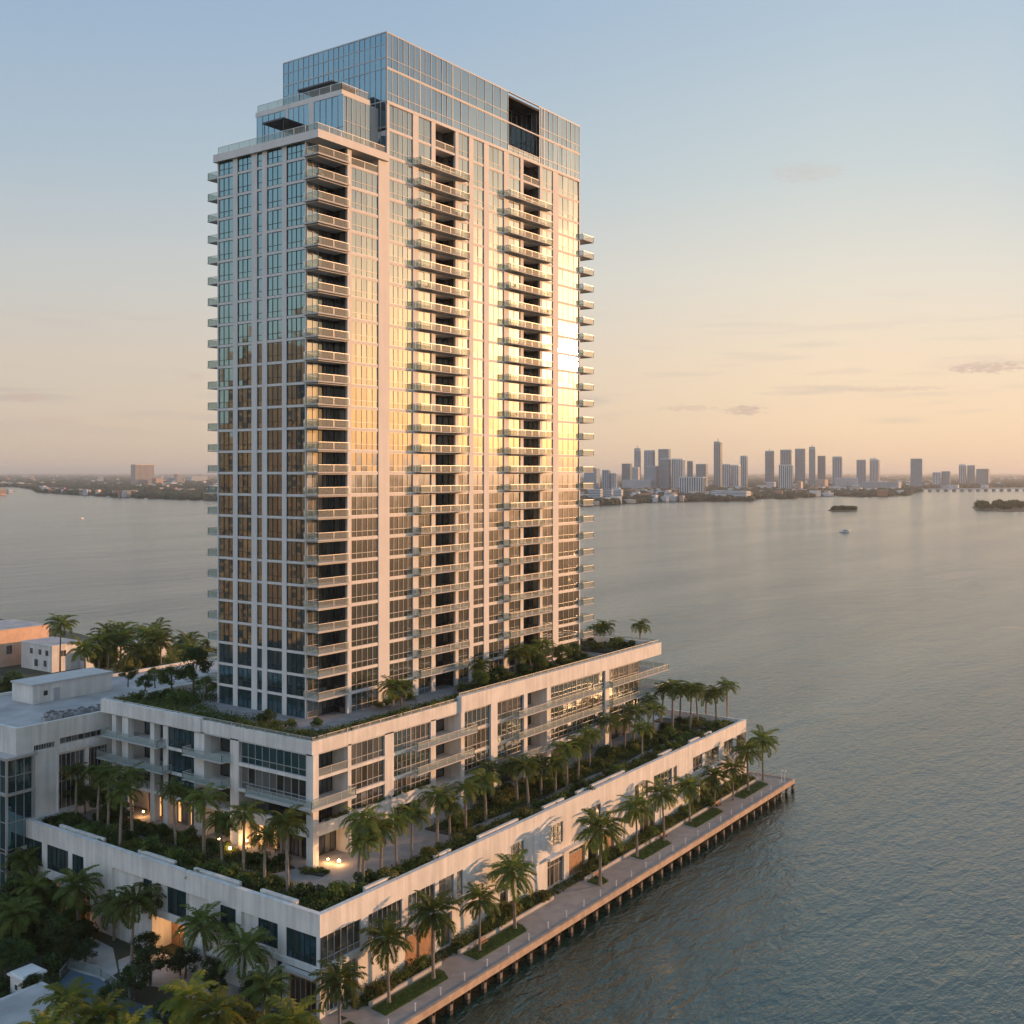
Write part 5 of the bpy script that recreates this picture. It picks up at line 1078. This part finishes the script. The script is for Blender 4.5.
# named far buildings: px0, px1, top row, ground row, wall, style, label
FB = [(621.7, 632, 463.6, 490, 'far_wall', 'h', 'short grey block at the left end of the skyline'), (632, 640, 467, 489, 'far_wall_pale', 'v', 'lower pale block against the left end of the skyline'), (634, 641, 449.4, 488, 'far_wall', 'v', 'slim dark tower, first tall one of the skyline'),
      (644, 655, 450.2, 488, 'far_wall', 'v', 'second tall tower of the skyline, slightly lower'), (645, 659, 466, 491, 'far_wall', 'h', 'low dark block in front of the second tall tower'), (658, 671, 449, 488, 'far_wall', 'h', 'wide flat topped tower, third tall one of the skyline'), (660, 671, 459.5, 491, 'far_wall', 'h', 'grey block with strip windows in front of the third tall tower'),
      (671, 685.5, 458.6, 491, 'far_wall_pale', 'v', 'pale ribbed block right of the third tall tower'), (687, 693, 461, 490, 'far_wall', 'v', 'small pointed block behind the near hotel'), (696, 708, 464, 489, 'far_wall', 'h', 'grey stepped block left of the tallest tower'), (713.6, 722.6, 442.5, 488, 'far_wall', 'v', 'tallest slender tower of the skyline'),
      (722, 731, 464, 489, 'far_wall_pale', 'v', 'pale striped block right of the tallest tower'), (731, 741, 464.8, 489, 'far_wall_pale', 'v', 'darker half of the striped pair right of the tallest tower'), (740.2, 748, 455.7, 488, 'far_wall', 'v', 'slim grey tower behind the striped pair'), (764.8, 774.4, 451.8, 487, 'far_wall', 'h', 'dark flat topped tower standing alone at the middle of the skyline'),
      (779.8, 792, 449.6, 487, 'far_wall', 'v', 'stepped crown tower of the middle group'), (778.5, 793.5, 464.5, 491, 'far_wall_pale', 'v', 'wide lower block in front of the stepped crown tower'), (794.8, 805.5, 448.6, 487, 'far_wall', 'h', 'tower with notched roof in the middle group'), (808.6, 815.7, 447.8, 487, 'far_wall', 'v', 'slimmest tower of the middle group'),
      (817.4, 825.8, 455.8, 487, 'far_wall', 'h', 'dark tower right of the slimmest tower'), (832.2, 842.4, 456.5, 487, 'far_wall', 'v', 'two step tower at the right of the middle group'), (856.2, 866.2, 459.7, 486, 'far_wall', 'v', 'left one of the twin towers'), (869.8, 879.8, 459.2, 486, 'far_wall_pale', 'v', 'right one of the twin towers'),
      (910, 922.6, 458.6, 488.5, 'far_wall', 'h', 'lone broad dark tower near the bridge'), (932, 941, 472.2, 487, 'far_wall_pale', 'v', 'low block left of the bridge approach'), (941.5, 950.5, 471.2, 487, 'far_wall', 'v', 'low block just past the lone dark tower'), (958.7, 966.5, 465.2, 486, 'far_wall_pale', 'v', 'left half of the pale pair behind the bridge'), (966.8, 975.4, 465.2, 486, 'far_wall', 'v', 'right half of the pale pair behind the bridge'), (976, 990, 468.8, 485.5, 'far_wall', 'h', 'last squat block at the right of the skyline'),
      (678.5, 706.5, 477, 496.3, 'far_wall_pale', 'v', 'near white hotel block with a sunlit end standing by the shore trees'), (622, 654, 480, 491, 'far_wall_pale', 'h', 'long low pale building under the left skyline towers'), (584, 600, 468, 491, 'far_wall', 'h', 'low grey block beside the tower edge'), (602, 611, 470, 492, 'far_wall', 'v', 'left part of the low block pair beside the tower edge'), (611, 617.5, 473, 492, 'far_wall_pale', 'v', 'right part of the low block pair beside the tower edge'),
      (604, 613, 489, 501, 'far_wall_pale', 'h', 'small sunlit shore block, left one'), (614, 623, 489.6, 500.5, 'far_wall_pale', 'h', 'small sunlit shore block, right one'), (588, 603, 489, 502, 'far_wall_pale', 'h', 'white shore building next to the tower balconies'), (711, 750, 491, 499.5, 'far_wall_pale', 'h', 'long low shore building right of the near hotel'), (797, 803, 481.5, 491, 'orange_stucco', 'h', 'small orange lit block under the middle towers'), (814, 829, 479.5, 489.5, 'orange_stucco', 'h', 'wide orange lit block under the middle towers'),
      (835, 858, 478, 489, 'far_wall_pale', 'h', 'pale low block left of the twin towers'), (862, 900, 482, 491, 'far_wall_pale', 'h', 'long white low block under the twin towers'), (766, 776, 482, 490, 'far_wall_pale', 'h', 'pale base building of the lone middle tower'),
      (133, 152, 464.2, 485.5, 'pink_wall', 'v', 'tall ribbed apartment block alone on the left shore'), (152.6, 162.6, 478.4, 485.5, 'orange_stucco', 'h', 'low annex touching the ribbed apartment block'), (174, 182, 474, 483, 'pink_wall', 'v', 'small sunlit block right of the ribbed apartment block'), (189, 206, 476.5, 482, 'far_wall_pale', 'h', 'long low sunlit block left of the tower edge'), (166, 173, 477.5, 483, 'far_wall_pale', 'h', 'small pale block beside the small sunlit one'), (96, 103, 476.5, 482, 'far_wall_pale', 'h', 'white far block among the trees on the left'), (204, 213.5, 493, 498.6, 'orange_stucco', 'h', 'small orange shore house left of the tower'),
      (-2, 6, 489.5, 494.5, 'orange_stucco', 'h', 'sunlit marina house at the left frame edge'), (7, 13, 490, 492.5, 'far_wall_pale', 'h', 'small marina house next to the frame edge')]
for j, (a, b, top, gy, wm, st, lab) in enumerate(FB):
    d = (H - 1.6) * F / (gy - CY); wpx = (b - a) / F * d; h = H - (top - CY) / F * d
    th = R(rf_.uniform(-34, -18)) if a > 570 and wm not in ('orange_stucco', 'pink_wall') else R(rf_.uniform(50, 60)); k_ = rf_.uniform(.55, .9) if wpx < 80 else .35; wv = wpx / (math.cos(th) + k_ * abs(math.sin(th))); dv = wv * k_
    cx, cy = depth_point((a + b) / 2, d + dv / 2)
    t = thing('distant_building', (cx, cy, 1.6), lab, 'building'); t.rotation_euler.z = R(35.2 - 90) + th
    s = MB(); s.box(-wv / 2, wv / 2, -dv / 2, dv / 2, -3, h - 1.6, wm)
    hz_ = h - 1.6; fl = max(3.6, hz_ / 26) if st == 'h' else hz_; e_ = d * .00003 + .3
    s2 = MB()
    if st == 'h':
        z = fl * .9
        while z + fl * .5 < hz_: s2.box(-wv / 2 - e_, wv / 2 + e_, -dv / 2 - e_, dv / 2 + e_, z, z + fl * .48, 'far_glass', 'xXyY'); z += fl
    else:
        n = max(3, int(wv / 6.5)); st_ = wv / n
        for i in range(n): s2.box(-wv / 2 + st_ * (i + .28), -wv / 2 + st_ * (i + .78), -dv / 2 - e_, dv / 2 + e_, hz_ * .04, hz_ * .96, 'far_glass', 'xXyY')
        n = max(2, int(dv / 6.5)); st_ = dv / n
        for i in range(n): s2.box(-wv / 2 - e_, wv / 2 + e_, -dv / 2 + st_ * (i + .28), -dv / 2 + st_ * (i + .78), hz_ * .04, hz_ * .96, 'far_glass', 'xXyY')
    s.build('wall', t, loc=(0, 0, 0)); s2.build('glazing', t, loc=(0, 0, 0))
    s = MB(); s.box(-wv * .5 + .2, wv * (.5 - .25 * (j % 3 == 1)) - .2, -dv * .48, dv * .48, hz_, hz_ + min(4, hz_ * .04) + .5, wm)
    if j % 4 == 2 and hz_ > 60: s.box(-1.2, 1.2, -1.2, 1.2, hz_ + .5, hz_ * 1.09, wm); s.build('roof_house', t, loc=(0, 0, 0))
# causeway bridge
x0, y0 = fp(905, 489.6, 8); x1, y1 = fp(1120, 488.2, 8)
br = thing('causeway_bridge', (x0, y0, 0), 'long low causeway bridge on short piers crossing the water at the right', 'bridge')
dx, dy = x1 - x0, y1 - y0; ln = math.hypot(dx, dy); ux, uy = dx / ln, dy / ln; nx, ny = -uy * 7, ux * 7
s = MB(); s.prism([(x0 + nx, y0 + ny), (x1 + nx, y1 + ny), (x1 - nx, y1 - ny), (x0 - nx, y0 - ny)], 7.5, 10.5, 'far_wall_pale'); s.build('deck', br)
n = int(ln / 34)
for i in range(n):
    cx, cy = x0 + ux * ln * i / n, y0 + uy * ln * i / n; s = MB(); s.prism([(cx + nx + ux * 2, cy + ny + uy * 2), (cx + nx - ux * 2, cy + ny - uy * 2), (cx - nx - ux * 2, cy - ny - uy * 2), (cx - nx + ux * 2, cy - ny + uy * 2)], -2, 7.5, 'far_wall'); s.build('pier', br)
# boats
def boat(px, py, L_, label, rot):
    x, y = fp(px, py, 0); t = thing('boat', (x, y, 0), label, 'boat'); t.rotation_euler.z = rot; k = L_ / 12
    s = MB(); rings = []
    for i, (u, wd, sh) in enumerate(((-6, 1.7, 1.1), (-3, 2.0, 1.1), (0, 2.0, 1.25), (3, 1.5, 1.5), (5, .7, 1.8), (6.2, .05, 2.0))):
        i0 = len(s.v); s.v += [(u * k, -wd * k, sh * k), (u * k * .96, -wd * .6 * k, -.3 * k), (u * k * .96, wd * .6 * k, -.3 * k), (u * k, wd * k, sh * k)]; rings.append(i0)
    kk = s.mi('white_paint')
    for a, b in zip(rings, rings[1:]):
        for j in range(4): q_ = (j + 1) % 4; s.f.append((a + j, b + j, b + q_, a + q_)); s.m.append(kk); s.pane.append(0.)
    s.f.append(tuple(rings[0] + j for j in range(4))); s.m.append(kk); s.pane.append(0.)
    s.build('hull', t, loc=(0, 0, 0))
    s = MB(); s.box(-3.2 * k, 2.2 * k, -1.3 * k, 1.3 * k, 1.1 * k, 2.5 * k, 'white_paint'); s.box(-2.9 * k, 2.25 * k, -1.33 * k, 1.33 * k, 1.7 * k, 2.2 * k, 'dark_wall'); s.box(-3.6 * k, 1.6 * k, -1.4 * k, 1.4 * k, 2.5 * k, 2.65 * k, 'white_paint'); s.box(-1.8 * k, .4 * k, -1 * k, 1 * k, 2.65 * k, 3.6 * k, 'white_paint'); s.build('cabin', t, loc=(0, 0, 0))
    s = MB(); s.tube([(-.8 * k, 0, 3.6 * k), (-1.1 * k, 0, 5.6 * k)], [.08 * k, .04 * k], 'white_paint', 5); s.build('mast', t, loc=(0, 0, 0))
boat(845, 532.5, 14, 'white motor yacht crossing the open water below the small island', R(-40))
boat(82, 519, 9, 'small reddish boat alone on the water at the left', R(20))
boat(760, 500.8, 12, 'tiny moored boat at the far shore right of the low building', R(-30))
boat(108, 497.6, 14, 'pale moored boat at the left far shore', R(-50)); boat(146, 499.4, 12, 'small pale boat off the left far shore', R(-60))
# wooded mainland down the shore to the right, outside the picture: it shows in the glass
def cw(s_, d): return (CA * d + SA * s_, SA * d - CA * s_)
m = MB(); m.prism([cw(230, 255), cw(420, 330), cw(1200, 1000), cw(5200, 6500), cw(60000, 50000), cw(60000, -20000), cw(900, -600), cw(320, 60)], -2, 1.5, 'ground'); tag(m.build('mainland'), kind='structure')
mb = MB()
for i in range(2600):
    r = 260 + 4200 * rf_.random() ** 2.2; a = R(rf_.uniform(2, 52)); x, y = cw(r * math.cos(a), r * math.sin(a) + 30); s_ = .5 + r / 2500; dome(mb, x, y, 1, 7 * s_ * rf_.uniform(.7, 1.4), rf_.uniform(7, 13) * (1 + r / 7000), 'far_canopy')
tag(mb.build('woodland'), 'wooded mainland shore mirrored in the sunlit glass', 'woodland', kind='stuff')
# ================================================================== HAZE
hm = bpy.data.materials.new('haze'); hm.use_nodes = True; n = hm.node_tree.nodes; l = hm.node_tree.links; n.remove(n['Principled BSDF'])
pv = n.new('ShaderNodeVolumePrincipled'); pv.inputs['Color'].default_value = (.83, .88, .88, 1); pv.inputs['Density'].default_value = HAZE_D; pv.inputs['Anisotropy'].default_value = .3; l.new(pv.outputs[0], n['Material Output'].inputs['Volume']); MATS['haze'] = hm
if HAZE_D > 0:
    m = MB(); m.box(-62000, 100000, -85000, 100000, -4, 190, 'haze'); o = tag(m.build('haze'), 'thin warm haze over the bay', 'haze', kind='stuff')
